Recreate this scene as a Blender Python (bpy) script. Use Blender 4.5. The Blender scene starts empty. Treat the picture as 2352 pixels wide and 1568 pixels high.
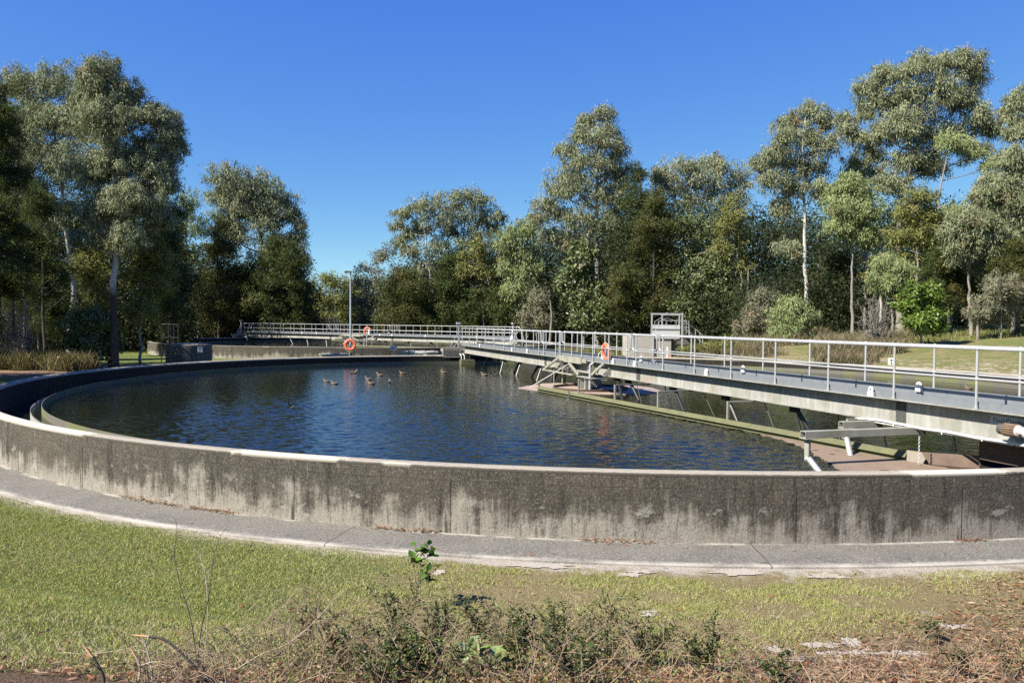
import bpy, math, random
import numpy as np
from mathutils import Vector, Matrix
PI = math.pi
rad = math.radians
S = bpy.context.scene
COL = S.collection

# ------------------------------------------------------------------ camera model
IMW, IMH, FPX = 2352.0, 1568.0, 1800.0        # photograph measured on a 2352 x 1568 copy
PITCH, ROLL, CAMZ = rad(1.33), 0.0108, 2.95
TC = np.array([2.912, 29.333])                # near tank centre
TR = 18.78                                    # near tank inner radius
T2 = np.array([-14.8, 77.0])                  # far tank centre
WZ = 0.52                                     # water level

def ray(x, y):
    a, b = x - IMW / 2, -(y - IMH / 2)
    c, s = math.cos(ROLL), math.sin(ROLL)
    xu, yu = c * a - s * b, s * a + c * b
    cp, sp = math.cos(PITCH), math.sin(PITCH)
    return np.array([xu, FPX * cp + yu * sp, -FPX * sp + yu * cp])

def at(x, y, Y=None, z=None):
    d = ray(x, y)
    t = Y / d[1] if Y is not None else (z - CAMZ) / d[2]
    return d * t + np.array([0, 0, CAMZ])

cam_d = bpy.data.cameras.new('camera'); cam = bpy.data.objects.new('camera', cam_d); COL.objects.link(cam)
cam_d.sensor_width = 36.0; cam_d.lens = 36.0 * FPX / IMW; cam_d.clip_start = 0.05; cam_d.clip_end = 3000
cam.matrix_world = Matrix.Translation((0, 0, CAMZ)) @ Matrix.Rotation(PI / 2 - PITCH, 4, 'X') @ Matrix.Rotation(ROLL, 4, 'Z')
S.camera = cam

# ------------------------------------------------------------------ sun and sky
SUN_EL = rad(43)
SUN_H = np.array([-0.86, -0.51]); SUN_H /= np.hypot(*SUN_H)
sv = Vector((SUN_H[0] * math.cos(SUN_EL), SUN_H[1] * math.cos(SUN_EL), math.sin(SUN_EL)))
sd = bpy.data.lights.new('sun', 'SUN'); sd.energy = 5.0; sd.angle = rad(0.53); sd.color = (1.0, 0.94, 0.83)
so = bpy.data.objects.new('sun', sd); COL.objects.link(so)
so.rotation_euler = sv.to_track_quat('Z', 'Y').to_euler()
W = bpy.data.worlds.new('World'); S.world = W; W.use_nodes = True
nt = W.node_tree; nt.nodes.clear()
sky = nt.nodes.new('ShaderNodeTexSky'); sky.sky_type = 'NISHITA'; sky.sun_disc = False
sky.sun_elevation = SUN_EL; sky.sun_rotation = math.atan2(SUN_H[0], SUN_H[1])
sky.altitude = 0; sky.air_density = 0.5; sky.dust_density = 0.0; sky.ozone_density = 6.0
# a per-channel response curve on the whole sky, as a phone camera records it
sp_ = nt.nodes.new('ShaderNodeSeparateColor'); cm_ = nt.nodes.new('ShaderNodeCombineColor'); nt.links.new(sky.outputs[0], sp_.inputs[0])
SKYK = 4.06
for ch, (a_, e_) in enumerate(((0.162, 1.12), (0.2246, 0.855), (0.640, 0.20))):
    pw = nt.nodes.new('ShaderNodeMath'); pw.operation = 'POWER'; pw.inputs[1].default_value = e_
    ml = nt.nodes.new('ShaderNodeMath'); ml.operation = 'MULTIPLY'; ml.inputs[1].default_value = a_ * SKYK
    nt.links.new(sp_.outputs[ch], pw.inputs[0]); nt.links.new(pw.outputs[0], ml.inputs[0]); nt.links.new(ml.outputs[0], cm_.inputs[ch])
bg = nt.nodes.new('ShaderNodeBackground'); bg.inputs['Strength'].default_value = 0.1
wo = nt.nodes.new('ShaderNodeOutputWorld')
nt.links.new(cm_.outputs[0], bg.inputs[0]); nt.links.new(bg.outputs[0], wo.inputs[0])
S.view_settings.view_transform = 'Standard'; S.view_settings.look = 'None'; S.view_settings.gamma = 1
S.view_settings.exposure = 1.3
S.render.engine = 'CYCLES'
cy = S.cycles
cy.max_bounces = 6; cy.diffuse_bounces = 3; cy.glossy_bounces = 3; cy.transmission_bounces = 3; cy.transparent_max_bounces = 4
cy.sample_clamp_indirect = 4; cy.caustics_reflective = False; cy.caustics_refractive = False
cy.use_denoising = False
try:
    cy.denoiser = 'OPENIMAGEDENOISE'; cy.denoising_prefilter = 'ACCURATE'
except Exception: pass

# ------------------------------------------------------------------ node helpers
class NM:
    """a small builder for procedural materials"""
    def __init__(s, name):
        s.m = bpy.data.materials.new(name); s.m.use_nodes = True
        s.t = s.m.node_tree; s.t.nodes.clear()
        s.out = s.t.nodes.new('ShaderNodeOutputMaterial')
    def n(s, typ, **kw):
        nd = s.t.nodes.new(typ)
        for k, v in kw.items():
            if hasattr(nd, k): setattr(nd, k, v)
            else: nd.inputs[k.replace('_', ' ')].default_value = v
        return nd
    def link(s, a, b): s.t.links.new(a, b)
    def set(s, sock, v):
        if isinstance(v, (int, float, tuple, list)): sock.default_value = v
        else: s.link(v, sock)
    def math(s, op, a, b=0.0, c=0.0, clamp=False):
        nd = s.t.nodes.new('ShaderNodeMath'); nd.operation = op; nd.use_clamp = clamp
        s.set(nd.inputs[0], a); s.set(nd.inputs[1], b); s.set(nd.inputs[2], c)
        return nd.outputs[0]
    def sstep(s, v, a, b):
        nd = s.t.nodes.new('ShaderNodeMapRange'); nd.interpolation_type = 'SMOOTHSTEP'
        s.set(nd.inputs['Value'], v); nd.inputs['From Min'].default_value = a; nd.inputs['From Max'].default_value = b
        return nd.outputs[0]
    def noise(s, vec, scale, detail=4, rough=0.55, dist=0.0):
        nd = s.t.nodes.new('ShaderNodeTexNoise'); nd.inputs['Scale'].default_value = scale
        nd.inputs['Detail'].default_value = detail; nd.inputs['Roughness'].default_value = rough
        nd.inputs['Distortion'].default_value = dist
        if vec is not None: s.link(vec, nd.inputs['Vector'])
        return nd.outputs[0]
    def vor(s, vec, scale, rnd=1.0):
        nd = s.t.nodes.new('ShaderNodeTexVoronoi'); nd.inputs['Scale'].default_value = scale
        nd.inputs['Randomness'].default_value = rnd
        s.link(vec, nd.inputs['Vector']); return nd.outputs['Distance']
    def mapv(s, vec, scale=(1, 1, 1), loc=(0, 0, 0)):
        nd = s.t.nodes.new('ShaderNodeMapping'); nd.inputs['Scale'].default_value = scale; nd.inputs['Location'].default_value = loc
        s.link(vec, nd.inputs['Vector']); return nd.outputs[0]
    def mix(s, f, a, b):
        nd = s.t.nodes.new('ShaderNodeMix'); nd.data_type = 'RGBA'
        s.set(nd.inputs[0], f)
        s.set(nd.inputs[6], a if not isinstance(a, tuple) else (*a, 1)); s.set(nd.inputs[7], b if not isinstance(b, tuple) else (*b, 1))
        return nd.outputs[2]
    def coord(s, kind='Object'):
        return s.t.nodes.new('ShaderNodeTexCoord').outputs[kind]
    def pos(s): return s.t.nodes.new('ShaderNodeNewGeometry').outputs['Position']
    def sep(s, v):
        nd = s.t.nodes.new('ShaderNodeSeparateXYZ'); s.link(v, nd.inputs[0]); return nd.outputs
    def bump(s, h, strength=0.3, dist=0.02):
        nd = s.t.nodes.new('ShaderNodeBump'); nd.inputs['Strength'].default_value = strength; nd.inputs['Distance'].default_value = dist
        s.link(h, nd.inputs['Height']); return nd.outputs[0]
    def bsdf(s, color, rough=0.8, metal=0.0, normal=None, spec=0.5, ior=None):
        nd = s.t.nodes.new('ShaderNodeBsdfPrincipled')
        s.set(nd.inputs['Base Color'], color if not isinstance(color, tuple) else (*color, 1))
        s.set(nd.inputs['Roughness'], rough); s.set(nd.inputs['Metallic'], metal)
        nd.inputs['Specular IOR Level'].default_value = spec
        if ior: nd.inputs['IOR'].default_value = ior
        if normal is not None: s.link(normal, nd.inputs['Normal'])
        s.link(nd.outputs[0], s.out.inputs[0]); return s.m

def mat_plain(name, c, rough=0.6, metal=0.0, var=0.25, scale=8, spec=0.5):
    m = NM(name); co = m.coord()
    f = m.noise(co, scale, 5)
    d = tuple(x * (1 - var) for x in c); e = tuple(min(1, x * (1 + var)) for x in c)
    return m.bsdf(m.mix(f, d, e), rough, metal, m.bump(f, 0.15, 0.01), spec)

def mat_attr(name, trans=0.3, rough=0.55, gloss=0.06, sat=1.0):
    """leaf material: the leaf's own colour from the mesh, some light passing through"""
    m = NM(name)
    a = m.t.nodes.new('ShaderNodeAttribute'); a.attribute_name = 'Col'
    d = m.t.nodes.new('ShaderNodeBsdfDiffuse'); t = m.t.nodes.new('ShaderNodeBsdfTranslucent'); g = m.t.nodes.new('ShaderNodeBsdfGlossy')
    g.inputs['Roughness'].default_value = rough
    m.link(a.outputs['Color'], d.inputs['Color'])
    tc = m.mix(0.35, a.outputs['Color'], (0.16, 0.18, 0.02)); m.link(tc, t.inputs['Color'])
    mx = m.t.nodes.new('ShaderNodeMixShader'); mx.inputs[0].default_value = trans
    m.link(d.outputs[0], mx.inputs[1]); m.link(t.outputs[0], mx.inputs[2])
    m2 = m.t.nodes.new('ShaderNodeMixShader'); m2.inputs[0].default_value = gloss
    m.link(mx.outputs[0], m2.inputs[1]); m.link(g.outputs[0], m2.inputs[2])
    m.link(m2.outputs[0], m.out.inputs[0]); return m.m

# ------------------------------------------------------------------ mesh helpers
def finish(name, me, m, parent=None, loc=None):
    if m is not None: me.materials.append(m)
    o = bpy.data.objects.new(name, me); COL.objects.link(o)
    if parent is not None: o.parent = parent
    if loc is not None: o.location = loc
    return o

def mesh_np(name, V, F, m, parent=None, col=None, smooth=False, loc=None):
    """V (n,3); F list of (k,w) index arrays; col (n,3) -> point colour 'Col'"""
    if not isinstance(F, (list, tuple)): F = [F]
    F = [np.asarray(f, np.int32) for f in F if len(f)]
    me = bpy.data.meshes.new(name)
    me.vertices.add(len(V)); me.vertices.foreach_set('co', np.asarray(V, np.float32).ravel())
    nl = sum(f.size for f in F); nf = sum(len(f) for f in F)
    me.loops.add(nl); me.loops.foreach_set('vertex_index', np.concatenate([f.ravel() for f in F]))
    st = []; c = 0
    for f in F:
        st.append(c + np.arange(len(f), dtype=np.int32) * f.shape[1]); c += f.size
    me.polygons.add(nf); me.polygons.foreach_set('loop_start', np.concatenate(st).astype(np.int32))
    if smooth: me.polygons.foreach_set('use_smooth', np.ones(nf, bool))
    me.update(calc_edges=True)
    if col is not None:
        a = me.color_attributes.new('Col', 'FLOAT_COLOR', 'POINT')
        c4 = np.ones((len(V), 4), np.float32); c4[:, :3] = col
        a.data.foreach_set('color', c4.ravel())
    return finish(name, me, m, parent, loc)

class MB:
    """collects boxes, tubes, lathes and prisms, then builds them as one mesh"""
    def __init__(s): s.v = []; s.f = []; s.n = 0
    def add(s, V, F):
        s.v += [tuple(map(float, p)) for p in V]; s.f += [tuple(int(i) + s.n for i in f) for f in F]; s.n += len(V)
    def box(s, lo, hi, M=None):
        x0, y0, z0 = lo; x1, y1, z1 = hi
        V = [(x0, y0, z0), (x1, y0, z0), (x1, y1, z0), (x0, y1, z0), (x0, y0, z1), (x1, y0, z1), (x1, y1, z1), (x0, y1, z1)]
        if M is not None: V = [tuple(M @ Vector(p)) for p in V]
        s.add(V, [(3, 2, 1, 0), (4, 5, 6, 7), (0, 1, 5, 4), (1, 2, 6, 5), (2, 3, 7, 6), (3, 0, 4, 7)]); return s
    def bar(s, a, b, w, h, up=(0, 0, 1)):
        a = Vector(a); b = Vector(b); d = (b - a).normalized(); u = Vector(up)
        if abs(d.dot(u)) > 0.95: u = Vector((1, 0, 0))
        sx = d.cross(u).normalized() * (w / 2); sz = sx.cross(d).normalized() * (h / 2)
        V = [p + i * sx + j * sz for p in (a, b) for i, j in ((-1, -1), (1, -1), (1, 1), (-1, 1))]
        s.add(V, [(0, 1, 2, 3), (7, 6, 5, 4), (0, 4, 5, 1), (1, 5, 6, 2), (2, 6, 7, 3), (3, 7, 4, 0)]); return s
    def tube(s, pts, r, k=8, cap=True):
        P = np.asarray(pts, float); n = len(P)
        r = np.broadcast_to(np.asarray(r, float), (n,))
        T = np.gradient(P, axis=0); T /= np.maximum(np.linalg.norm(T, axis=1, keepdims=True), 1e-9)
        ref = np.array([0, 0, 1.0]) if abs(T[0][2]) < 0.9 else np.array([1.0, 0, 0])
        u = np.cross(T[0], ref); u /= np.linalg.norm(u)
        V = []
        for i in range(n):
            u = u - T[i] * (u @ T[i]); u /= max(np.linalg.norm(u), 1e-9); w = np.cross(T[i], u)
            for j in range(k):
                a = 2 * PI * j / k; V.append(P[i] + r[i] * (math.cos(a) * u + math.sin(a) * w))
        F = [(i * k + j, i * k + (j + 1) % k, (i + 1) * k + (j + 1) % k, (i + 1) * k + j) for i in range(n - 1) for j in range(k)]
        if cap: F += [tuple(range(k - 1, -1, -1)), tuple((n - 1) * k + j for j in range(k))]
        s.add(V, F); return s
    def lathe(s, prof, c=(0, 0, 0), k=48, close=True):
        n = len(prof); V = []
        for j in range(k):
            a = 2 * PI * j / k
            V += [(c[0] + r * math.cos(a), c[1] + r * math.sin(a), c[2] + z) for r, z in prof]
        F = [(j * n + i, ((j + 1) % k) * n + i, ((j + 1) % k) * n + i + 1, j * n + i + 1) for j in range(k) for i in range(n - 1)]
        s.add(V, F); return s
    def ball(s, c, r, k=10, m=6, sc=(1, 1, 1)):
        V = [(c[0], c[1], c[2] + r * sc[2])]
        for i in range(1, m):
            t = PI * i / m
            for j in range(k):
                a = 2 * PI * j / k
                V.append((c[0] + r * sc[0] * math.sin(t) * math.cos(a), c[1] + r * sc[1] * math.sin(t) * math.sin(a), c[2] + r * sc[2] * math.cos(t)))
        V.append((c[0], c[1], c[2] - r * sc[2])); L = len(V) - 1
        F = [(0, 1 + j, 1 + (j + 1) % k) for j in range(k)]
        for i in range(m - 2):
            F += [(1 + i * k + j, 1 + (i + 1) * k + j, 1 + (i + 1) * k + (j + 1) % k, 1 + i * k + (j + 1) % k) for j in range(k)]
        F += [(L, 1 + (m - 2) * k + (j + 1) % k, 1 + (m - 2) * k + j) for j in range(k)]
        s.add(V, F); return s
    def prism(s, poly, vec):
        n = len(poly); vec = Vector(vec)
        V = [Vector(p) for p in poly] + [Vector(p) + vec for p in poly]
        s.add(V, [tuple(range(n - 1, -1, -1)), tuple(range(n, 2 * n))] + [(i, (i + 1) % n, n + (i + 1) % n, n + i) for i in range(n)]); return s
    def torus(s, c, R, r, axis=(0, 1, 0), k=40, m=12, a0=0, a1=2 * PI):
        ax = Vector(axis).normalized(); u = ax.orthogonal().normalized(); w = ax.cross(u)
        full = abs(a1 - a0 - 2 * PI) < 1e-6; K = k if full else k + 1
        V = []
        for i in range(K):
            a = a0 + (a1 - a0) * i / k; rd = math.cos(a) * u + math.sin(a) * w
            for j in range(m):
                b = 2 * PI * j / m; V.append(Vector(c) + rd * (R + r * math.cos(b)) + ax * (r * math.sin(b)))
        F = [(i * m + j, ((i + 1) % K) * m + j, ((i + 1) % K) * m + (j + 1) % m, i * m + (j + 1) % m) for i in range(k) for j in range(m)]
        s.add(V, F); return s
    def build(s, name, m, parent=None, smooth=True, ang=35, loc=None):
        me = bpy.data.meshes.new(name); me.from_pydata(s.v, [], s.f); me.update()
        if smooth:
            me.polygons.foreach_set('use_smooth', np.ones(len(me.polygons), bool))
            me.set_sharp_from_angle(angle=rad(ang))
        return finish(name, me, m, parent, loc)

def tag(o, label=None, cat=None, group=None, kind=None):
    if label: o['label'] = label
    if cat: o['category'] = cat
    if group: o['group'] = group
    if kind: o['kind'] = kind
    return o

def thing(name, loc, label, cat, group=None, rz=0.0):
    o = bpy.data.objects.new(name, None); o.empty_display_size = 0.2; COL.objects.link(o)
    o.location = loc; o.rotation_euler.z = rz
    return tag(o, label, cat, group)

def copy_tree(o, parent=None):
    c = o.copy(); COL.objects.link(c)
    if parent is not None: c.parent = parent
    for ch in list(o.children): copy_tree(ch, c)
    return c

# ------------------------------------------------------------------ terrain
def sst(a, b, v):
    t = np.clip((v - a) / (b - a), 0, 1); return t * t * (3 - 2 * t)

def gz(x, y):
    x = np.asarray(x, float); y = np.asarray(y, float)
    dx, dy = x - TC[0], y - TC[1]; r = np.hypot(dx, dy); ph = np.degrees(np.arctan2(dy, dx))
    w = sst(-66, -40, ph) * (1 - sst(58, 80, ph))
    z = 0.02 + w * (0.93 + np.clip(0.088 * (r - TR - 1.2), 0, 2.3) * (1 - 0.45 * sst(40, 70, ph)))
    s = r - (TR + 1.15)
    wb = sst(-170, -140, ph) * (1 - sst(-60, -45, ph))
    z = z + wb * np.clip(0.27 * (s - 2.5), 0, 1.38)
    z = z + 0.05 * np.sin(x * 0.31 + 1.3) * np.sin(y * 0.23) * sst(1.5, 6, s) * (1 - wb)
    z = z + 0.025 * np.sin(x * 1.7 + y * 0.9) * np.sin(y * 2.1 - x * 0.6) * wb * sst(1.0, 3.0, s)
    return np.where(r < TR + 0.15, -0.6, z)

def ground_at(x, y): return float(gz(x, y))

rr = np.concatenate([[0], [TR + 0.1, TR + 0.2, TR + 0.35, TR + 0.6], np.arange(TR + 0.9, TR + 14, 0.22), np.geomspace(TR + 14.4, 900, 46)])
NA = 720
th = np.arange(NA) * 2 * PI / NA
gx = TC[0] + rr[1:, None] * np.cos(th)[None]; gy = TC[1] + rr[1:, None] * np.sin(th)[None]
GV = np.concatenate([[[TC[0], TC[1], -0.6]], np.stack([gx, gy, gz(gx, gy)], -1).reshape(-1, 3)])
idx = 1 + np.arange((len(rr) - 1) * NA).reshape(-1, NA)
q = np.stack([idx[:-1], idx[1:], np.roll(idx[1:], -1, 1), np.roll(idx[:-1], -1, 1)], -1).reshape(-1, 4)
tri = np.stack([np.zeros(NA, int), idx[0], np.roll(idx[0], -1)], -1)

def mat_ground():
    m = NM('ground_cover'); p = m.pos(); x, y, z = m.sep(p)
    dx = m.math('SUBTRACT', x, float(TC[0])); dy = m.math('SUBTRACT', y, float(TC[1]))
    r = m.math('SQRT', m.math('ADD', m.math('MULTIPLY', dx, dx), m.math('MULTIPLY', dy, dy)))
    n1 = m.noise(p, 0.7, 5, 0.6); n2 = m.noise(p, 3.2, 6, 0.65); n3 = m.noise(p, 22, 5, 0.7); n4 = m.noise(p, 90, 3, 0.7)
    green = m.mix(n3, (0.065, 0.085, 0.020), (0.16, 0.19, 0.055))
    straw = m.mix(n3, (0.13, 0.10, 0.045), (0.30, 0.25, 0.13))
    dry = m.math('ADD', m.math('MULTIPLY', n1, 0.8), m.math('MULTIPLY', n2, 0.7))
    dry = m.math('ADD', dry, m.math('MULTIPLY', m.math('MINIMUM', x, m.math('SUBTRACT', 11.5, m.math('MULTIPLY', x, 0.3))), 0.022))
    dry = m.math('ADD', dry, m.math('MULTIPLY', m.math('MULTIPLY', m.sstep(x, -3.0, 0.5), m.sstep(y, 24, 18)), 0.30))
    grass = m.mix(m.sstep(dry, 0.68, 1.0), green, straw)
    # leaf litter on the bank near the camera and under the trees at the left
    s = m.math('SUBTRACT', r, TR + 1.15)
    near = m.math('MULTIPLY', m.sstep(y, 9.0, 6.0), m.sstep(m.math('ADD', s, m.math('ADD', m.math('MULTIPLY', n2, 1.2), m.math('MULTIPLY', x, 0.5))), 3.5, 4.7))
    litter = m.mix(m.sstep(n4, 0.35, 0.7), (0.05, 0.03, 0.018), m.mix(n3, (0.20, 0.12, 0.07), (0.34, 0.25, 0.16)))
    c = m.mix(near, grass, litter)
    left = m.math('MULTIPLY', m.math('MULTIPLY', m.sstep(x, -19.5, -23.5), m.sstep(y, 51, 48)), m.sstep(m.math('ADD', y, m.math('MULTIPLY', n2, 4)), 38, 42))
    c = m.mix(left, c, m.mix(n3, (0.10, 0.06, 0.04), (0.33, 0.22, 0.15)))
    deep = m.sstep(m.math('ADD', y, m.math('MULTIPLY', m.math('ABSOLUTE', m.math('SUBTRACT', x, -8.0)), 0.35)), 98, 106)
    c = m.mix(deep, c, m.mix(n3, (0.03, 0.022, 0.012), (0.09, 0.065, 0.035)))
    # bare white sand: along the path edge, in patches on the near bank and on the right-hand slope
    edge = m.sstep(m.math('ADD', s, m.math('MULTIPLY', m.math('SUBTRACT', n2, 0.5), m.math('MULTIPLY', m.sstep(x, -6, 0.5), 1.2))), 0.42, 0.06)
    nearside = m.sstep(y, 24, 20)
    edge = m.math('MULTIPLY', edge, nearside)
    sp = m.noise(m.mapv(p, (0.55, 1.7, 1)), 1.1, 4, 0.6)
    sand1 = m.math('MULTIPLY', m.math('MULTIPLY', m.sstep(sp, 0.56, 0.66), m.sstep(n3, 0.3, 0.5)), m.math('MULTIPLY', m.sstep(y, 7.4, 6.6), m.sstep(x, 0.8, 2.2)))
    sand2 = m.math('MULTIPLY', m.sstep(m.math('ADD', n2, m.math('MULTIPLY', n1, 0.5)), 0.78, 0.90), m.math('MULTIPLY', m.sstep(s, 5.5, 2.0), m.math('MULTIPLY', m.sstep(x, 15, 19), m.sstep(y, 20, 24))))
    sand3 = m.math('MULTIPLY', m.math('MULTIPLY', m.sstep(n2, 0.57, 0.66), m.sstep(n3, 0.42, 0.6)), m.math('MULTIPLY', m.sstep(x, -1.2, 1.0), nearside))
    sa = m.math('MAXIMUM', m.math('MAXIMUM', edge, sand1), m.math('MAXIMUM', m.math('MULTIPLY', sand2, 0.9), m.math('MULTIPLY', sand3, 0.55)))
    sand = m.mix(n3, (0.26, 0.215, 0.165), (0.56, 0.52, 0.45))
    c = m.mix(sa, c, sand)
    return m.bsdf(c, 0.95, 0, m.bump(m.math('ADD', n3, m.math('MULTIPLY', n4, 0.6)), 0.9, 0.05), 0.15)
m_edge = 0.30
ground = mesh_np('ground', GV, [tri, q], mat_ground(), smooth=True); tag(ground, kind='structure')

# concrete path ring round the tank
def ring_sheet(name, r0, r1, z0, z1, a0, a1, n, m, thick=0.12):
    a = np.radians(np.linspace(a0, a1, n))
    prof = [(r0, z0), (r1 - 0.02, z1), (r1, z1 - 0.012), (r1 + 0.005, z1 - thick)]
    V = []; UV = []
    for t in a:
        for r, z in prof: V.append((TC[0] + r * math.cos(t), TC[1] + r * math.sin(t), z)); UV.append((t * r0, r))
    k = len(prof)
    F = [(i * k + j + 1, (i + 1) * k + j + 1, (i + 1) * k + j, i * k + j) for i in range(n - 1) for j in range(k - 1)]
    F = [f[::-1] for f in F]
    me = bpy.data.meshes.new(name); me.from_pydata(V, [], F); uvl = me.uv_layers.new(name='UVMap')
    li = np.zeros(len(me.loops), np.int32); me.loops.foreach_get('vertex_index', li)
    uvl.data.foreach_set('uv', np.array(UV, np.float32)[li].ravel())
    me.update(); return finish(name, me, m)

def mat_path():
    m = NM('old_path_concrete'); p = m.pos(); uv = m.coord('UV'); u, v, _ = m.sep(uv)
    n1 = m.noise(p, 1.3, 5); n2 = m.noise(p, 9, 6, 0.75); n3 = m.noise(p, 42, 4, 0.75)
    c = m.mix(n2, (0.108, 0.099, 0.083), (0.19, 0.178, 0.155))
    c = m.mix(m.sstep(n1, 0.40, 0.68), c, m.mix(n2, (0.08, 0.074, 0.064), (0.16, 0.152, 0.136)))
    c = m.mix(m.math('MULTIPLY', m.sstep(n3, 0.50, 0.62), 0.8), c, (0.055, 0.052, 0.045))
    c = m.mix(m.math('MULTIPLY', m.sstep(n3, 0.46, 0.34), 0.55), c, (0.35, 0.325, 0.285))
    ve = m.math('ADD', v, m.math('MULTIPLY', m.math('SUBTRACT', n2, 0.5), 0.22))
    dust = m.math('MAXIMUM', m.sstep(ve, TR + 1.02, TR + 1.13), m.math('MULTIPLY', m.sstep(ve, TR + 0.40, TR + 0.32), m.sstep(n1, 0.45, 0.56)))
    c = m.mix(m.math('MULTIPLY', dust, m.math('ADD', 0.12, m.math('MULTIPLY', m.sstep(n1, 0.35, 0.65), 0.6))), c, (0.40, 0.37, 0.32))
    d = m.math('ABSOLUTE', m.math('SUBTRACT', m.math('FRACT', m.math('DIVIDE', m.math('ADD', u, m.math('MULTIPLY', m.math('SUBTRACT', n1, 0.5), 0.05)), 5.4)), 0.5))
    j = m.math('MULTIPLY', m.sstep(d, 0.0022, 0.0010), m.sstep(n2, 0.32, 0.5))
    c = m.mix(m.math('MULTIPLY', j, 0.7), c, (0.05, 0.046, 0.038))
    h = m.math('SUBTRACT', m.math('ADD', n2, m.math('MULTIPLY', n3, 0.6)), m.math('MULTIPLY', j, 2.0))
    return m.bsdf(c, 0.9, 0, m.bump(h, 0.5, 0.012), 0.25)
path = ring_sheet('path', TR + 0.285, TR + 1.15, 0.085, 0.055, -205, -50, 700, mat_path()); tag(path, kind='structure')

# ------------------------------------------------------------------ materials of the works
def mat_wall():
    m = NM('stained_concrete'); uv = m.coord('UV'); u, v, _ = m.sep(uv); ob = m.coord('Object')
    ox, oy, oz = m.sep(ob); r = m.math('SQRT', m.math('ADD', m.math('MULTIPLY', ox, ox), m.math('MULTIPLY', oy, oy)))
    A, M_ = (lambda *q: m.math('ADD', *q)), (lambda *q: m.math('MULTIPLY', *q))
    st1 = m.noise(m.mapv(uv, (3.1, 0.35, 1)), 1, 5, 0.65, 0.3)
    st2 = m.noise(m.mapv(uv, (14, 1.3, 1), (3, 1, 0)), 1, 4, 0.6)
    st3 = m.noise(m.mapv(uv, (60, 22, 1), (7, 3, 0)), 1, 4, 0.75)
    lo = m.noise(m.mapv(uv, (0.42, 0.9, 1), (1, 5, 0)), 1, 3, 0.6)
    bl = m.noise(m.mapv(uv, (2.0, 2.6, 1), (9, 2, 0)), 1, 5, 0.7)
    b2 = m.noise(m.mapv(uv, (5.2, 4.6, 1), (2, 8, 0)), 1, 6, 0.75)
    sp = m.noise(m.mapv(uv, (34, 26, 1)), 1, 3, 0.6)
    base = m.mix(b2, (0.145, 0.131, 0.106), (0.37, 0.338, 0.28))
    g = A(M_(v, 1.0), M_(m.math('SUBTRACT', lo, 0.5), 1.1))
    g = A(g, M_(m.math('SUBTRACT', bl, 0.5), 1.0)); g = A(g, M_(m.math('SUBTRACT', st1, 0.5), 1.25)); g = A(g, M_(m.math('SUBTRACT', st2, 0.5), 0.85)); g = A(g, M_(m.math('SUBTRACT', b2, 0.5), 0.5))
    k = M_(m.sstep(g, 0.10, 0.52), 0.95)
    dark = m.mix(m.sstep(lo, 0.38, 0.62), (0.018, 0.0185, 0.0155), (0.040, 0.033, 0.025))
    dark = m.mix(M_(m.sstep(b2, 0.40, 0.66), 0.55), dark, (0.085, 0.073, 0.055))
    dark = m.mix(M_(m.sstep(st3, 0.42, 0.68), 0.70), dark, (0.115, 0.098, 0.073))
    c = m.mix(k, base, dark)
    c = m.mix(M_(m.sstep(st3, 0.50, 0.36), 0.35), c, (0.05, 0.045, 0.036))
    # black runs, thick and thin, gathering in some stretches of the wall
    blk = M_(m.sstep(st1, 0.53, 0.64), M_(m.sstep(bl, 0.36, 0.55), m.sstep(v, 0.04, 0.35)))
    c = m.mix(M_(blk, 0.72), c, (0.018, 0.018, 0.015))
    # lichen flecks under the coping, lime runs and bald patches lower down
    fl = M_(m.sstep(A(sp, M_(m.math('SUBTRACT', lo, 0.5), 0.25)), 0.58, 0.68), m.sstep(A(v, M_(bl, 1.1)), 1.12, 1.5))
    c = m.mix(M_(fl, 0.5), c, (0.26, 0.235, 0.17))
    run = M_(m.sstep(st2, 0.60, 0.72), m.sstep(b2, 0.42, 0.58))
    c = m.mix(M_(run, 0.7), c, (0.27, 0.245, 0.20))
    c = m.mix(M_(m.sstep(st2, 0.46, 0.34), 0.5), c, (0.020, 0.019, 0.015))
    pat = M_(m.sstep(bl, 0.60, 0.66), m.sstep(v, 0.85, 0.35))
    c = m.mix(M_(pat, 0.65), c, m.mix(b2, (0.24, 0.225, 0.19), (0.38, 0.36, 0.31)))
    gr = m.noise(m.mapv(uv, (30, 26, 1), (11, 4, 0)), 1, 4, 0.85)
    c = m.mix(M_(m.sstep(gr, 0.54, 0.68), 0.62), c, (0.27, 0.25, 0.21)); c = m.mix(M_(m.sstep(gr, 0.47, 0.34), 0.72), c, (0.018, 0.018, 0.015))
    # day joints at uneven stations and one formwork line under the coping
    uu = m.math('FRACT', m.math('DIVIDE', A(u, A(M_(m.math('SUBTRACT', st3, 0.5), 0.025), M_(m.math('SINE', M_(u, 0.9)), 0.7))), 3.42))
    j = M_(m.sstep(m.math('ABSOLUTE', m.math('SUBTRACT', uu, 0.5)), 0.0040, 0.0016), M_(m.sstep(v, 0.80, 0.76), m.sstep(b2, 0.30, 0.48)))
    hl = M_(m.sstep(m.math('ABSOLUTE', m.math('SUBTRACT', A(v, M_(m.math('SUBTRACT', bl, 0.5), 0.01)), 0.795)), 0.006, 0.003), m.sstep(b2, 0.42, 0.62))
    jj = m.math('MAXIMUM', j, M_(hl, 0.8))
    c = m.mix(M_(jj, 0.75), c, (0.022, 0.02, 0.016))
    drip = M_(m.sstep(m.math('ABSOLUTE', m.math('SUBTRACT', uu, 0.488)), 0.016, 0.004), m.sstep(A(M_(v, 0.5), st2), 0.66, 0.50))
    c = m.mix(M_(drip, 0.8), c, (0.022, 0.022, 0.019))
    inside = m.sstep(r, TR + 0.2, TR + 0.1)
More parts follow.
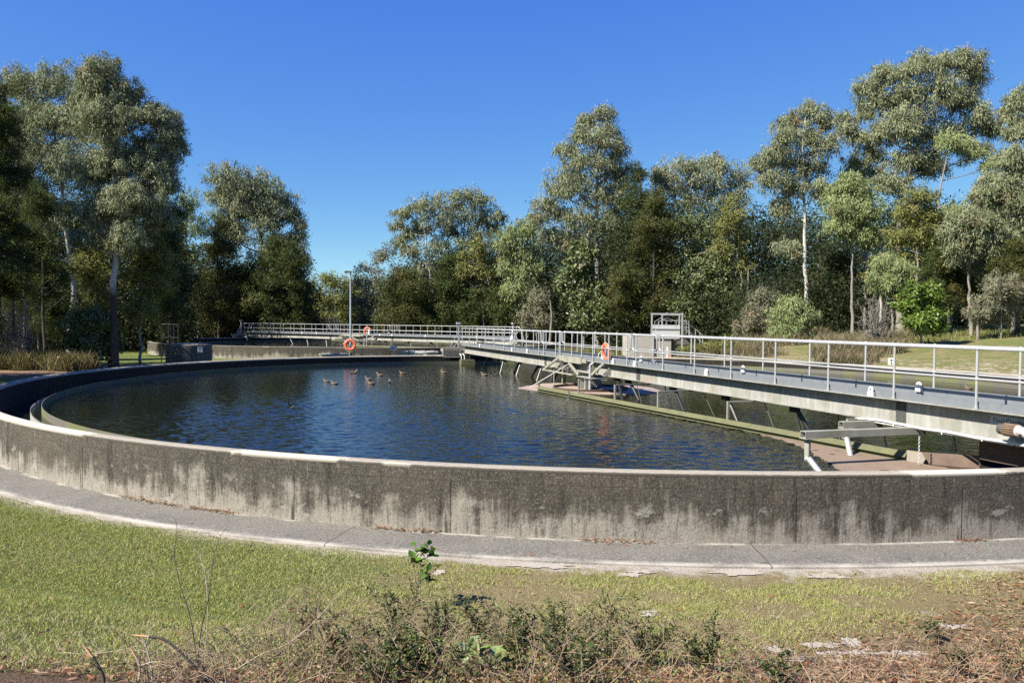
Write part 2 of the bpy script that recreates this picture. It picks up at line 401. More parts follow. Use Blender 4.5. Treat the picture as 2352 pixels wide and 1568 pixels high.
    slime_shade = m.mix(m.sstep(st2, 0.35, 0.7), (0.007, 0.007, 0.006), (0.036, 0.032, 0.026))  # biofilm stain, darkened further so the colour carries the inner wall's shade
    c = m.mix(M_(inside, 0.93), c, slime_shade)
    h = A(M_(b2, 0.9), m.math('SUBTRACT', A(M_(sp, 0.6), M_(st3, 0.5)), M_(jj, 1.5)))
    return m.bsdf(c, 0.92, 0, m.bump(h, 0.55, 0.016), 0.2)

def mat_coping():
    m = NM('coping_concrete'); uv = m.coord('UV'); u, v, _ = m.sep(uv)
    n1 = m.noise(m.mapv(uv, (0.9, 2, 1)), 1, 4); n2 = m.noise(m.mapv(uv, (9, 9, 1)), 1, 5, 0.7); n3 = m.noise(m.mapv(uv, (60, 60, 1)), 1, 3, 0.7)
    old = m.mix(n2, (0.15, 0.135, 0.105), (0.40, 0.36, 0.29))
    old = m.mix(m.math('MULTIPLY', m.sstep(n3, 0.5, 0.66), 0.6), old, (0.10, 0.09, 0.07))
    new = m.mix(n2, (0.36, 0.33, 0.265), (0.50, 0.47, 0.39))
    un = m.math('ADD', u, m.math('MULTIPLY', m.math('SUBTRACT', n2, 0.5), 1.1))
    def patch(a, b):
        a, b = rad(a) * TR, rad(b) * TR
        return m.math('MULTIPLY', m.math('MULTIPLY', m.sstep(un, a - 0.12, a + 0.12), m.sstep(un, b + 0.12, b - 0.12)), m.sstep(n2, 0.25, 0.42))
    pm = m.math('MAXIMUM', patch(-111.6, -106.3), patch(-82.8, -78.2))
    pm = m.math('MAXIMUM', pm, patch(-136, -122))
    pm = m.math('MAXIMUM', pm, m.math('MULTIPLY', m.sstep(n1, 0.62, 0.66), 0.8))
    c = m.mix(pm, old, new)
    c = m.mix(m.math('MULTIPLY', m.sstep(m.math('ADD', v, m.math('MULTIPLY', m.math('SUBTRACT', n2, 0.5), 0.05)), TR + 0.280, TR + 0.297), m.math('SUBTRACT', 0.85, m.math('MULTIPLY', pm, 0.5))), c, (0.045, 0.041, 0.033))
    return m.bsdf(c, 0.88, 0, m.bump(m.math('ADD', n2, n3), 0.4, 0.01), 0.25)

M_WALL, M_COPE = mat_wall(), mat_coping()
def mat_baffle():
    m = NM('algae_baffle'); uv = m.coord('UV'); 
    n1 = m.noise(m.mapv(uv, (0.7, 1.2, 1)), 1, 4); n2 = m.noise(m.mapv(uv, (9, 5, 1)), 1, 4)
    c = m.mix(m.sstep(n1, 0.45, 0.58), (0.11, 0.10, 0.085), (0.12, 0.135, 0.045))
    c = m.mix(m.math('MULTIPLY', n2, 0.6), c, (0.09, 0.085, 0.065))
    return m.bsdf(c, 0.8)
def mat_galv(name, a, b, metal=0.35, rough=0.45, rust=0.0, streak=False, moss=0.0):
    m = NM(name); co = m.coord()
    v = m.mapv(co, (9, 9, 1.3) if streak else (7, 7, 7))
    n1 = m.noise(v, 1, 5, 0.65); n2 = m.noise(m.mapv(co, (1.6, 1.6, 1.2)), 1, 4, 0.6); n3 = m.noise(co, 38, 4, 0.7)
    c = m.mix(n1, a, b)
    c = m.mix(m.math('MULTIPLY', m.sstep(n3, 0.58, 0.70), 0.45), c, tuple(min(0.8, x * 1.5) for x in b))
    if moss: c = m.mix(m.math('MULTIPLY', m.sstep(n2, 0.45, 0.62), moss), c, (0.115, 0.115, 0.05))
    if rust: c = m.mix(m.math('MULTIPLY', m.math('MULTIPLY', m.sstep(n1, 0.55, 0.68), m.sstep(n2, 0.55, 0.65)), rust), c, (0.30, 0.12, 0.07))
    return m.bsdf(c, rough, metal, m.bump(n3, 0.12, 0.005))
M_BAF = mat_baffle()
M_RAIL = mat_galv('galvanised_tube', (0.31, 0.315, 0.305), (0.46, 0.46, 0.45), 0.35, 0.45)
M_TOE = mat_galv('galvanised_sheet', (0.135, 0.15, 0.165), (0.235, 0.25, 0.265), 0.25, 0.45)
M_GIRD = mat_galv('weathered_steel_girder', (0.13, 0.13, 0.115), (0.42, 0.41, 0.38), 0.1, 0.7, 0.75, True, 0.3)
M_PAINT = mat_galv('pale_mossy_paint', (0.15, 0.15, 0.12), (0.32, 0.315, 0.26), 0.0, 0.75, 0.0, True, 0.4)
M_BOARD = mat_galv('mossy_board', (0.055, 0.058, 0.024), (0.125, 0.125, 0.062), 0.0, 0.85, 0.0, False, 0.6)
M_BLACK = mat_plain('black_wet_steel', (0.018, 0.018, 0.017), 0.45)
M_DKGREY = mat_plain('dark_steel', (0.06, 0.06, 0.055), 0.6)
M_WHITE = mat_plain('white_paint', (0.56, 0.55, 0.52), 0.55, 0, 0.2)
M_BROWN = mat_plain('rusty_brown_steel', (0.075, 0.048, 0.034), 0.85, 0, 0.45)
M_ORANGE = mat_plain('orange_plastic', (0.72, 0.115, 0.045), 0.5, 0, 0.12)
M_ROPE = mat_plain('pale_rope', (0.50, 0.45, 0.36), 0.9)
M_CONC = mat_galv('grey_concrete', (0.20, 0.19, 0.17), (0.38, 0.36, 0.33), 0, 0.9, 0, True, 0.3)
M_CONCD = mat_galv('dark_stained_concrete', (0.030, 0.029, 0.026), (0.15, 0.14, 0.125), 0, 0.9, 0, True, 0.1)
M_LET = mat_plain('black_lettering', (0.012, 0.012, 0.012), 0.6)
M_CHAIN = mat_galv('chain_steel', (0.35, 0.35, 0.34), (0.6, 0.6, 0.58), 0.5, 0.4)

# ------------------------------------------------------------------ tanks
def uv_lathe(name, prof, m, parent, k=360, a0=0.0):
    """revolve a profile; UV u = arc length in metres, v = height (walls) or distance along the profile"""
    n = len(prof); V, F, UV = [], [], []
    for j in range(k + 1):
        a = -PI + 2 * PI * j / k
        for (r, z) in prof:
            V.append((r * math.cos(a), r * math.sin(a), z)); UV.append((a * TR, z if not name.startswith('coping') else r))
    F = [(j * n + i, (j + 1) * n + i, (j + 1) * n + i + 1, j * n + i + 1) for j in range(k) for i in range(n - 1)]
    me = bpy.data.meshes.new(name); me.from_pydata(V, [], F)
    l = me.uv_layers.new(name='UVMap'); li = np.zeros(len(me.loops), np.int32); me.loops.foreach_get('vertex_index', li)
    l.data.foreach_set('uv', np.array(UV, np.float32)[li].ravel()); me.update()
    me.polygons.foreach_set('use_smooth', np.ones(len(me.polygons), bool)); me.set_sharp_from_angle(angle=rad(40))
    return finish(name, me, m, parent)

tank = thing('clarifier_tank', (TC[0], TC[1], 0), 'round open concrete tank in front with mould-stained wall and dark water', 'tank', 'round clarifier tanks')
uv_lathe('wall', [(TR + 0.295, -0.25), (TR + 0.295, 0.965)], M_WALL, tank)
uv_lathe('wall_lining', [(TR, 0.94), (TR, 0.0)], M_WALL, tank)
uv_lathe('coping', [(TR + 0.296, 0.955), (TR + 0.302, 0.97), (TR + 0.298, 0.988), (TR + 0.28, 1.0), (TR + 0.07, 1.004), (TR + 0.03, 0.992), (TR + 0.006, 0.972), (TR - 0.003, 0.945), (TR - 0.001, 0.93)], M_COPE, tank)
uv_lathe('launder_floor', [(TR - 0.002, 0.06), (17.86, 0.06)], M_CONCD, tank)
uv_lathe('scum_baffle', [(17.606, 0.1), (17.606, 0.70), (17.594, 0.70), (17.594, 0.1)], M_BAF, tank)
# V-notch weir: a ring of teeth
k = 700; V, F = [], []
for j in range(k * 2):
    a = 2 * PI * j / (k * 2); zt = 0.60 if j % 2 else 0.53
    for r in (17.853, 17.847):
        V += [(r * math.cos(a), r * math.sin(a), 0.05), (r * math.cos(a), r * math.sin(a), zt)]
for j in range(k * 2):
    b, c = j * 4, ((j + 1) % (k * 2)) * 4
    F += [(b, c, c + 1, b + 1), (c + 2, b + 2, b + 3, c + 3), (b + 1, c + 1, c + 3, b + 3)]
M_WEIR = mat_plain('pale_weir_plate', (0.19, 0.19, 0.17), 0.7, 0, 0.4, 30)
mesh_np('weir_plate', np.array(V), np.array(F), M_WEIR, tank)
RZ = math.atan2(0.95395, -0.29995)
dl = Vector((math.cos(RZ), math.sin(RZ), 0)); dp = Vector((math.sin(RZ), -math.cos(RZ), 0))
def LW(t, p, z): v = dl * t + dp * p; return (v.x, v.y, z)
ob = MB(); ob.prism([LW(17.05, -0.75, 0.2), LW(17.05, 0.05, 0.2), LW(17.05, 0.05, 0.80), LW(17.05, -0.75, 0.80)], Vector(LW(0.5, 0, 0))); ob.build('outlet_box', M_BOARD, tank)

# water
def mat_water():
    m = NM('tank_water'); p = m.pos()
    g = m.noise(p, 0.16, 2, 0.5); b = m.noise(m.mapv(p, (1.0, 1.5, 1)), 9.0, 2, 0.5)
    c = m.mix(g, (0.004, 0.006, 0.005), (0.008, 0.010, 0.007))
    return m.bsdf(c, 0.015, 0, m.bump(b, 1.0, 0.006), 0.5, 1.33)
M_WATER = mat_water()
def vnoise(x, y, sc, seed):
    r = np.random.default_rng(seed); G = r.random((64, 64)); X = x / sc + 100; Y = y / sc + 100
    i, j = np.floor(X).astype(int), np.floor(Y).astype(int); u, v = X - i, Y - j; u = u * u * (3 - 2 * u); v = v * v * (3 - 2 * v)
    g = lambda a, b: G[a % 64, b % 64]
    return (g(i, j) * (1 - u) + g(i + 1, j) * u) * (1 - v) + (g(i, j + 1) * (1 - u) + g(i + 1, j + 1) * u) * v
def water(cx, cy, n=900):
    """wind-rippled disc inside the baffle, and the lower water standing in the launder"""
    a = np.linspace(-1, 1, n); A, Bq = np.meshgrid(a, a, indexing='xy')
    big = np.abs(A) > np.abs(Bq)
    r = np.where(big, A, Bq); ph = np.where(big, PI / 4 * Bq / np.where(big, np.where(A == 0, 1, A), 1), PI / 2 - PI / 4 * A / np.where(big, 1, np.where(Bq == 0, 1, Bq)))
    X = cx + 17.593 * r * np.cos(ph); Y = cy + 17.593 * r * np.sin(ph)
    rw = np.random.default_rng(4); H = np.zeros_like(X)
    for _ in range(80):
        lam = math.exp(rw.uniform(math.log(0.13), math.log(0.52))); kk = 2 * PI / lam; an = -PI / 2 + rw.normal() * 0.62; sl = WAVE / math.sqrt(40)
        H += sl / kk * np.sin(kk * (math.cos(an) * X + math.sin(an) * Y) + rw.uniform(0, 2 * PI))
    tt = (X - TC[0]) * -0.29995 + (Y - TC[1]) * 0.95395; pp = (X - TC[0]) * 0.95395 + (Y - TC[1]) * 0.29995
    env = (0.17 + 0.83 * sst(30, 15, Y)) * (0.30 + 0.70 * sst(-12.5, -6.5, X + 0.25 * (Y - 25) * -1.0))
    env = env * np.where((pp > -2.16 - (tt + 0.4) * 0.1115) & (tt < 0), 0.40, 1.0) * (0.55 + 0.75 * vnoise(X, Y * 0.7, 2.6, 17)) * sst(17.55, 16.9, np.hypot(X - cx, Y - cy))
    Vw = np.stack([X, Y, WZ + H * env], -1).reshape(-1, 3); ix = np.arange(n * n).reshape(n, n)
    Fw = np.stack([ix[:-1, :-1], ix[:-1, 1:], ix[1:, 1:], ix[1:, :-1]], -1).reshape(-1, 4)
    k = 160; V2 = []; F2 = []; th = 2 * PI * np.arange(k) / k
    for rr2, z in ((17.6065, WZ - 0.002), (17.846, WZ - 0.002), (17.854, 0.30), (TR - 0.004, 0.30)):
        V2.append(np.stack([cx + rr2 * np.cos(th), cy + rr2 * np.sin(th), np.full(k, z)], 1))
    jj = np.arange(k); b0 = n * n
    for i2 in (0, 2): F2.append(np.stack([b0 + i2 * k + jj, b0 + (i2 + 1) * k + jj, b0 + (i2 + 1) * k + (jj + 1) % k, b0 + i2 * k + (jj + 1) % k], 1))
    o = mesh_np('water', np.concatenate([Vw] + V2), [Fw] + F2, M_WATER, None, None, True); return tag(o, kind='structure')
WAVE = 0.115
water(*TC)

# floating scum
def mat_scum(name, a, b, sp):
    m = NM(name); p = m.pos(); n1 = m.noise(p, 2.2, 5, 0.6); n2 = m.noise(p, 28, 4, 0.7)
    c = m.mix(n1, a, b); c = m.mix(m.math('MULTIPLY', m.sstep(n2, 0.60, 0.66), sp), c, (0.50, 0.40, 0.32))
    return m.bsdf(c, 0.7, 0, m.bump(m.math('ADD', n1, n2), 0.6, 0.03), 0.3)
def scum(name, poly, m, seed, label):
    rnd = random.Random(seed); pts = []
    for i in range(len(poly)):
        (a, b), (c, d) = poly[i], poly[(i + 1) % len(poly)]
        L = math.hypot(c - a, d - b); n = max(2, int(L / 0.12))
        for j in range(n):
            f = j / n; pts.append((a + (c - a) * f + rnd.gauss(0, 0.022), b + (d - b) * f + rnd.gauss(0, 0.022)))
    b = MB(); lo = [Vector((TC[0], TC[1], 0)) + Vector(LW(t, p, WZ - 0.01)) for t, p in pts]
    b.prism(lo, (0, 0, 0.024)); o = b.build(name, m, None, smooth=False)
    return tag(o, label, 'scum', None, 'stuff')
scum('scum', [(0.85, -2.55), (-0.4, -2.16), (-0.95, -1.55), (-1.43, -0.84), (-2.03, -0.42), (-2.26, -0.15), (-2.5, 0.69), (-2.0, 1.7), (-1.27, 2.31), (-0.1, 2.6), (0.9, 2.5), (2.0, 1.6), (2.6, 0.6), (2.85, -0.3), (2.69, -0.86), (1.9, -1.6), (1.53, -1.97)],
     mat_scum('pink_scum', (0.24, 0.175, 0.14), (0.38, 0.30, 0.25), 0.4), 3, 'pale pink scum raft floating round the centre column')
scum('scum', [(-12.1, -1.0), (-12.8, -1.02), (-13.5, -1.16), (-14.06, -1.35), (-14.7, -1.62), (-15.27, -1.85), (-16.08, -2.24), (-17.1, -2.9), (-17.4, -1.5), (-17.5, -0.1), (-16.54, -0.30), (-15.75, -0.47), (-14.5, -0.62)],
     mat_scum('tan_scum', (0.15, 0.108, 0.078), (0.25, 0.19, 0.14), 0.35), 5, 'tan scum film against the near end of the skimmer board')

# ------------------------------------------------------------------ scraper bridge (local frame: x along the bridge, y = -p, z up)
def P_(t, p, z): return (t, -p, z)
def BX(mb, t0, t1, p0, p1, z0, z1): mb.box((t0, -p1, z0), (t1, -p0, z1)); return mb
POSTS = [18.34, 16.62, 14.96, 13.21, 11.5, 9.76, 8.05, 6.3, 4.62, 3.99, 2.56, 2.05, 0.81, -0.16, -1.2, -2.58, -4.0, -4.65, -6.4, -8.19, -9.95, -11.75, -13.53, -15.32, -17.1, -18.34]
ZB, ZT, ZR, ZM = 1.15, 1.615, 2.615, 2.115

def make_bridge():
    t = thing('scraper_bridge', (TC[0], TC[1], 0), 'grey steel walkway bridge across the front tank with skimmer arms over the water', 'bridge', 'rotating scraper bridges', RZ)
    # girders: web, flanges, stiffeners
    for pw, f0, f1, q0, q1 in ((-0.18, -0.42, -0.04, -0.30, -0.06), (0.36, 0.18, 0.58, 0.22, 0.48)):
        g = MB()
        BX(g, -18.55, 18.55, pw - 0.007, pw + 0.007, ZB + 0.018, ZT - 0.018)
        BX(g, -18.55, 18.55, f0, f1, ZT - 0.018, ZT); BX(g, -18.55, 18.55, q0, q1, ZB, ZB + 0.018)
        gd = g.build('girder', M_GIRD, t, smooth=False)
        if pw < 0:
            for x in (-4.42, 4.3, -15.3):
                s = MB(); BX(s, x - 0.12, x + 0.12, pw - 0.02, pw - 0.008, ZB + 0.03, ZT - 0.03)
                for i in range(5):
                    for dx in (-0.07, 0.07): s.ball(P_(x + dx, pw - 0.022, ZB + 0.07 + i * 0.08), 0.016, 6, 4)
                s.build('splice_plate', M_DKGREY, gd)
    d = MB()
    for i in range(62): BX(d, -18.5 + i * 0.597, -18.5 + i * 0.597 + 0.59, -0.30, 0.46, ZT + 0.002, ZT + 0.028)
    d.build('deck', M_TOE, t, smooth=False)
    for p, h in ((-0.345, 0.125), (0.50, 0.20)):
        b = MB(); xs = [-18.4, -12.3, -6.2, -0.1, 6.0, 12.1, 18.4]
        for a, c in zip(xs, xs[1:]):
            BX(b, a + 0.003, c - 0.003, p - 0.003, p + 0.003, ZT + 0.002, ZT + h)
            BX(b, a + 0.003, c - 0.003, p + 0.004, p + 0.03, ZT + h - 0.006, ZT + h)
        b.build('toe_board', M_TOE, t, smooth=False)
    # handrails with rounded ends at the gaps
    for p in (-0.39, 0.55):
        r = MB(); secs = [(-18.5, -4.42), (-4.25, 4.20), (4.36, 18.5)]
        for a, c in secs:
            pts = []
            def corner(x, s):   # rounded loop joining top and mid rail at the end x
                R = 0.12; o = []
                for i in range(7):
                    w = PI / 2 * i / 6; o.append((x - s * R + s * R * math.sin(w), ZR - R + R * math.cos(w)))
                for i in range(7):
                    w = PI / 2 * i / 6; o.append((x - s * R + s * R * math.cos(w), ZM + R - R * math.sin(w)))
                return o
            gapR, gapL = c < 18, a > -18
            top = [(a, ZR), (c, ZR)]
            loopR = corner(c, 1) if gapR else []; loopL = corner(a, -1) if gapL else []
            path_ = []
            x0 = a + (0.12 if gapL else 0); x1 = c - (0.12 if gapR else 0)
            n = max(2, int((x1 - x0) / 0.9)); path_ = [(x0 + (x1 - x0) * i / n, ZR) for i in range(n + 1)] + loopR[1:]
            mid = [(x1 - (x1 - x0) * i / n, ZM) for i in range(n + 1)]
            r.tube([P_(x, p, z) for x, z in path_], 0.0245, 10)
            r.tube([P_(x, p, z) for x, z in mid], 0.019, 8)
            if gapL: r.tube([P_(x, p, z) for x, z in loopL], 0.022, 8)
        if True:   # rails run down to the carriages at both ends
            for s in (-1, 1):
                r.tube([P_(s * 18.5, p, ZR), P_(s * 18.62, p, ZR - 0.03), P_(s * 18.72, p, ZR - 0.14), P_(s * 19.15, p, 1.5)], 0.022, 8)
        hr = r.build('handrail', M_RAIL, t)
        for x in POSTS:
            b = MB(); b.tube([P_(x, p, ZT), P_(x, p, ZR)], 0.0215, 10); b.ball(P_(x, p, ZR), 0.037, 10, 7); b.ball(P_(x, p, ZM), 0.035, 10, 7)
            BX(b, x - 0.05, x + 0.05, p - 0.028 if p < 0 else p - 0.05, p + 0.05 if p < 0 else p + 0.028, ZT + 0.001, ZT + 0.012)
            b.tube([P_(x, p, ZT + 0.012), P_(x, p, ZT + 0.06)], 0.029, 10)
            b.build('post', M_RAIL, hr)
    # lifting lugs
    for x, p in ((-14.75, -0.40), (-8.81, -0.40), (-4.55, -0.40), (-2.95, -0.40), (8.43, -0.40), (6.17, -0.40), (14.3, -0.40), (-15.05, 0.465), (-9.2, 0.465), (-3.3, 0.465)):
        b = MB(); z0 = ZT if p < 0 else ZT + 0.10
        b.torus(P_(x, p, z0 + 0.125), 0.044, 0.024, (0, 1, 0), 18, 8); BX(b, x - 0.075, x + 0.075, p - 0.02, p + 0.02, z0 + 0.001, z0 + 0.085)
        b.build('lifting_lug', M_WHITE, t)
    # centre cross member and bracing
    b = MB()
    BX(b, -0.30, 1.5, -0.47, -0.43, 1.47, 1.70); BX(b, 1.52, 2.25, -0.46, -0.43, 1.50, 1.70); BX(b, -0.75, -0.32, -0.46, -0.43, 1.52, 1.67)
    BX(b, -0.30, 2.25, -0.43, -0.30, 1.655, 1.67)
    b.build('cross_member', M_PAINT, t, smooth=False)
    def brace(a, c, w, h, m=M_GIRD):
        q = MB(); q.bar(a, c, w, h); q.build('brace', m, t, smooth=False)
    brace(P_(2.3, -0.40, 1.56), P_(3.66, -0.52, 1.02), 0.07, 0.09, M_PAINT)
    brace(P_(2.1, -0.46, 1.53), P_(0.95, -0.46, 1.08), 0.06, 0.10, M_DKGREY)
    brace(P_(1.4, -0.36, 1.48), P_(0.25, -0.40, 1.05), 0.06, 0.11, M_DKGREY)
    brace(P_(1.0, -0.44, 1.46), P_(-0.1, -0.48, 1.06), 0.05, 0.09, M_PAINT)
    brace(P_(-2.19, -0.42, 1.57), P_(-1.15, -0.48, 1.06), 0.06, 0.09, M_PAINT)
    brace(P_(3.7, -0.50, 1.03), P_(0.4, -0.50, 1.03), 0.10, 0.05, M_PAINT)
    brace(P_(-0.4, -0.30, 1.02), P_(-2.4, -0.30, 1.02), 0.12, 0.05, M_DKGREY)
    for x, s in ((2.0, -1), (-2.35, 1), (-1.0, 1), (1.15, 1)):
        g = MB(); g.prism([P_(x, -0.19, 1.15), P_(x, -0.45, 1.15), P_(x, -0.19, 1.60)], (0.02, 0, 0)); g.build('gusset_plate', M_PAINT, t, smooth=False)
    b = MB(); b.tube([P_(1.12, -0.45, 1.37), P_(0.95, -1.2, 0.99), P_(0.72, -2.08, 0.56)], 0.016, 8); b.build('stay_rod', M_WHITE, t)
    # scraper arms sloping into the water, each with a thin tie rod
    for x, x2, p2, kind in ((10.9, 12.2, 0.1, 1), (8.41, 9.83, 0.15, 1), (5.68, 7.12, 0.15, 1), (3.1, 4.0, 0.05, 1), (2.3, 2.98, 0.1, 1), (-2.45, -4.37, -0.7, 1), (-3.30, -4.10, 0.0, 1), (-6.34, -7.33, -0.2, 1), (-9.13, -9.72, -0.03, 1), (-11.96, -12.3, 0.2, 1), (14.0, 15.2, 0.1, 1)):
        s = 1 if x > 0 else -1
        b = MB(); e = (P_(x, 0.0, ZB + 0.02), P_(x + 0.12 * (x2 - x), p2 * 0.12, ZB - 0.09), P_(x2, p2, 0.50), P_(x2 + (x2 - x) * 0.3, p2 * 1.3, 0.30))
        b.tube(e, [0.055, 0.055, 0.05, 0.05], 10); BX(b, x - 0.11, x + 0.11, -0.07, 0.07, ZB - 0.16, ZB - 0.002); b.build('scraper_arm', M_BLACK, t)
    for x, x2, p2, m in ((11.0, 9.5, -0.68, M_WHITE), (8.2, 7.24, -0.59, M_WHITE), (5.2, 4.41, -0.57, M_WHITE), (3.85, 4.52, 0.15, M_RAIL), (-3.9, -4.9, -0.3, M_DKGREY), (-5.82, -6.30, -0.05, M_BLACK), (-8.0, -9.0, -0.2, M_DKGREY), (-10.8, -11.4, -0.1, M_DKGREY), (-12.0, -11.75, 0.37, M_DKGREY), (-13.4, -13.7, -0.2, M_DKGREY), (-14.6, -14.7, 0.1, M_DKGREY), (-16.3, -16.35, 0.1, M_DKGREY)):
        b = MB(); b.tube([P_(x, -0.02, ZB), P_(x2, p2, 0.45)], 0.018 if m is not M_DKGREY else 0.011, 6); b.build('tie_rod', m, t)
    # skimmer board: lip plate leaning out, web set back below it
    bp = lambda x: -2.16 + (-(x + 0.4)) * 0.1115
    s = MB(); a0, a1 = -0.4, -15.75
    def seg(x0, x1, prof):
        s.prism([P_(x0, bp(x0) + q, z) for q, z in prof], Vector(P_(x1 - x0, bp(x1) - bp(x0), 0)))
    seg(a0, a1, [(-0.075, 0.60), (-0.065, 0.595), (0.015, 0.70), (0.0, 0.70)])
    seg(a0, a1, [(-0.005, 0.44), (0.012, 0.44), (0.012, 0.69), (-0.005, 0.67)])
    seg(a0, a1, [(-0.055, 0.520), (-0.005, 0.520), (-0.005, 0.537), (-0.055, 0.537)])
    sk = s.build('skimmer_board', M_BOARD, t, smooth=False)
    b = MB(); b.bar(P_(-0.42, -2.14, 0.45), P_(-0.42, -2.14, 0.80), 0.05, 0.04); b.build('end_stop', M_BOARD, sk, smooth=False)
    b = MB(); b.prism([P_(-15.74, bp(-15.74) - 0.02, 0.46), P_(-16.02, -0.40, 0.50), P_(-16.08, -0.38, 0.62), P_(-16.0, -0.40, 0.73), P_(-15.74, bp(-15.74) - 0.02, 0.73)], P_(0.0, 0.012, 0)); b.build('rubber_flap', M_SCR, sk, smooth=False)
    for x, xe in ((-3.36, -2.65), (-5.6, -5.2), (-7.85, -7.66), (-10.75, -10.72), (-14.35, -14.35)):
        b = MB(); p = bp(x) + 0.03
        b.bar(P_(x, p, 0.62), P_(x, p, 1.10), 0.05, 0.05); b.bar(P_(x, p - 0.025, 1.115), P_(xe, -0.06, 1.128), 0.05, 0.035); b.build('board_bracket', M_PAINT, t, smooth=False)
    # skimmer arms near the drive end: channel, leg, plunger pipe
    for x, p0, p1, w, leg in ((-15.72, -2.70, -0.10, 0.15, 0.66), (-14.72, -1.06, -0.16, 0.13, 0.84)):
        b = MB()
        BX(b, x - w / 2, x + w / 2, p0, p1, 1.128, 1.138); BX(b, x - w / 2, x - w / 2 + 0.01, p0, p1, 1.025, 1.128); BX(b, x + w / 2 - 0.01, x + w / 2, p0, p1, 1.025, 1.128); BX(b, x - w / 2, x + w / 2, p0, p1, 1.015, 1.025)
        ar = b.build('skimmer_arm', M_PAINT, t, smooth=False)
        b = MB(); BX(b, x - w / 2 - 0.02, x + w / 2 + 0.02, p0 - 0.0, p0 + 0.24, 1.004, 1.0145); BX(b, x - 0.055, x + 0.055, p0 + 0.08, p0 + 0.10, leg - 0.04, 1.003); BX(b, x - 0.008, x + 0.008, p0 + 0.10, p0 + 0.16, leg + 0.1, 1.003)
        b.build('arm_leg', M_PAINT, ar, smooth=False)
        b = MB(); b.tube([P_(x - 0.02, p0 + 0.12, leg), P_(x - 0.40 if leg < 0.7 else x - 0.27, p0 + 0.06 if leg < 0.7 else p0 + 0.02, 0.47)], 0.052, 12); b.ball(P_(x, p0 + 0.09, leg + 0.0), 0.035); b.build('plunger_pipe', M_RAIL, ar)
    # conduit along the bottom flange
    b = MB(); pts = [(-14.3, 1.115), (-14.6, 1.150), (-15.0, 1.160), (-15.5, 1.148), (-16.0, 1.135), (-16.5, 1.150), (-17.1, 1.132), (-17.6, 1.142), (-18.2, 1.13)]
    b.tube([P_(x, -0.345, z + 0.008) for x, z in pts], 0.024, 10); b.tube([P_(x, -0.325, 1.118 + 0.004 * math.sin(x * 3)) for x, z in pts], 0.013, 8)
    for x in (-15.3, -16.4, -17.2): b.bar(P_(x, -0.36, 1.10), P_(x, -0.36, 1.18), 0.02, 0.02)
    b.build('cable_conduit', M_WHITE, t)
    # pedestal on the walkway over the column
    b = MB(); b.lathe([(0.0, 1.66), (0.13, 1.66), (0.13, 1.74), (0.10, 1.80), (0.115, 1.83), (0.115, 2.15), (0.10, 2.19), (0.0, 2.19)], P_(-0.9, 0.20, 0), 20); b.build('slip_ring_housing', M_WHITE, t)
    b = MB(); b.tube([P_(-0.55, 0.1, 1.66), P_(-0.58, 0.12, 1.86), P_(-0.72, 0.16, 1.96)], 0.016, 8); b.build('cable', M_WHITE, t)
    # end carriages on the wall, each behind a lattice guard
    for s in (1, -1):
        b = MB(); sx = lambda x: s * x
        q = lambda x0, x1, p0, p1, z0, z1: BX(b, min(s * x0, s * x1), max(s * x0, s * x1), p0, p1, z0, z1)
        pe = -1.5 if s > 0 else -0.6
        q(18.56, 19.25, pe, 0.95, 1.22, 1.40)
        if s > 0: q(18.62, 19.2, -1.3, -0.9, 1.03, 1.215); q(18.62, 19.2, 0.4, 0.8, 1.03, 1.215)
        q(18.3, 18.62, -0.42, 0.58, 1.14 - 0.02, 1.145)
        ca = b.build('end_carriage', M_PAINT, t, smooth=False)
        g = MB(); X = s * 18.50; p0, p1, z0, z1 = -1.50, -0.46, 0.90, 1.43
        for a, c in ((P_(X, p0, z0), P_(X, p1, z0)), (P_(X, p0, z1), P_(X, p1, z1)), (P_(X, p0, z0), P_(X, p0, z1)), (P_(X, p1, z0), P_(X, p1, z1))): g.bar(a, c, 0.05, 0.05)
        for i in range(-4, 10):
            for sg in ((1,) if s > 0 else (1,)):
                u0 = i * 0.105; a = [u0, 0.0]; c = [u0 + 0.53, 0.53]
                lo = max(0, -u0); hi = min(0.53, 1.04 - u0)
                if hi - lo > 0.05: g.bar(P_(X, p0 + u0 + lo, z0 + lo), P_(X, p0 + u0 + hi, z0 + hi), 0.018, 0.018)
        for i in range(6): g.bar(P_(X, p0 - 0.01, z0 + 0.05 + i * 0.085), P_(s * 18.9, p0 - 0.01, z0 + 0.05 + i * 0.085), 0.02, 0.03)
        if s > 0: g.build('lattice_guard', M_PAINT, ca, smooth=False)
        for p in ((-1.1, 0.6) if s > 0 else (0.6,)):
            w = MB(); w.tube([P_(s * 18.80, p, 1.13), P_(s * 19.05, p, 1.13)], 0.12, 18); w.build('wheel', M_BLACK, ca)
        m_ = MB(); m_.bar(P_(s * 18.75, -0.52, 1.40), P_(s * 18.75, -0.52, 2.86), 0.07, 0.07); BX(m_, s * 18.75 - 0.09, s * 18.75 + 0.09, -0.66, -0.44, 2.84, 2.98)
        m_.bar(P_(s * 18.75, -0.52, 2.45), P_(s * 18.85, -1.05, 1.42), 0.035, 0.035); m_.bar(P_(s * 18.75, -0.52, 1.9), P_(s * 18.85, -0.85, 1.42), 0.035, 0.035); m_.build('mast', M_RAIL, t, smooth=False)
        for p in ((-0.60, -0.42) if s > 0 else ()):
            h = MB(); h.tube([P_(s * 18.2, p, 1.08), P_(s * 17.95, p, 1.09), P_(s * 17.72, p, 1.03), P_(s * 17.66, p, 0.9), P_(s * 17.66, p, 0.55)], 0.026, 8); h.build('spray_pipe', M_WHITE, t)
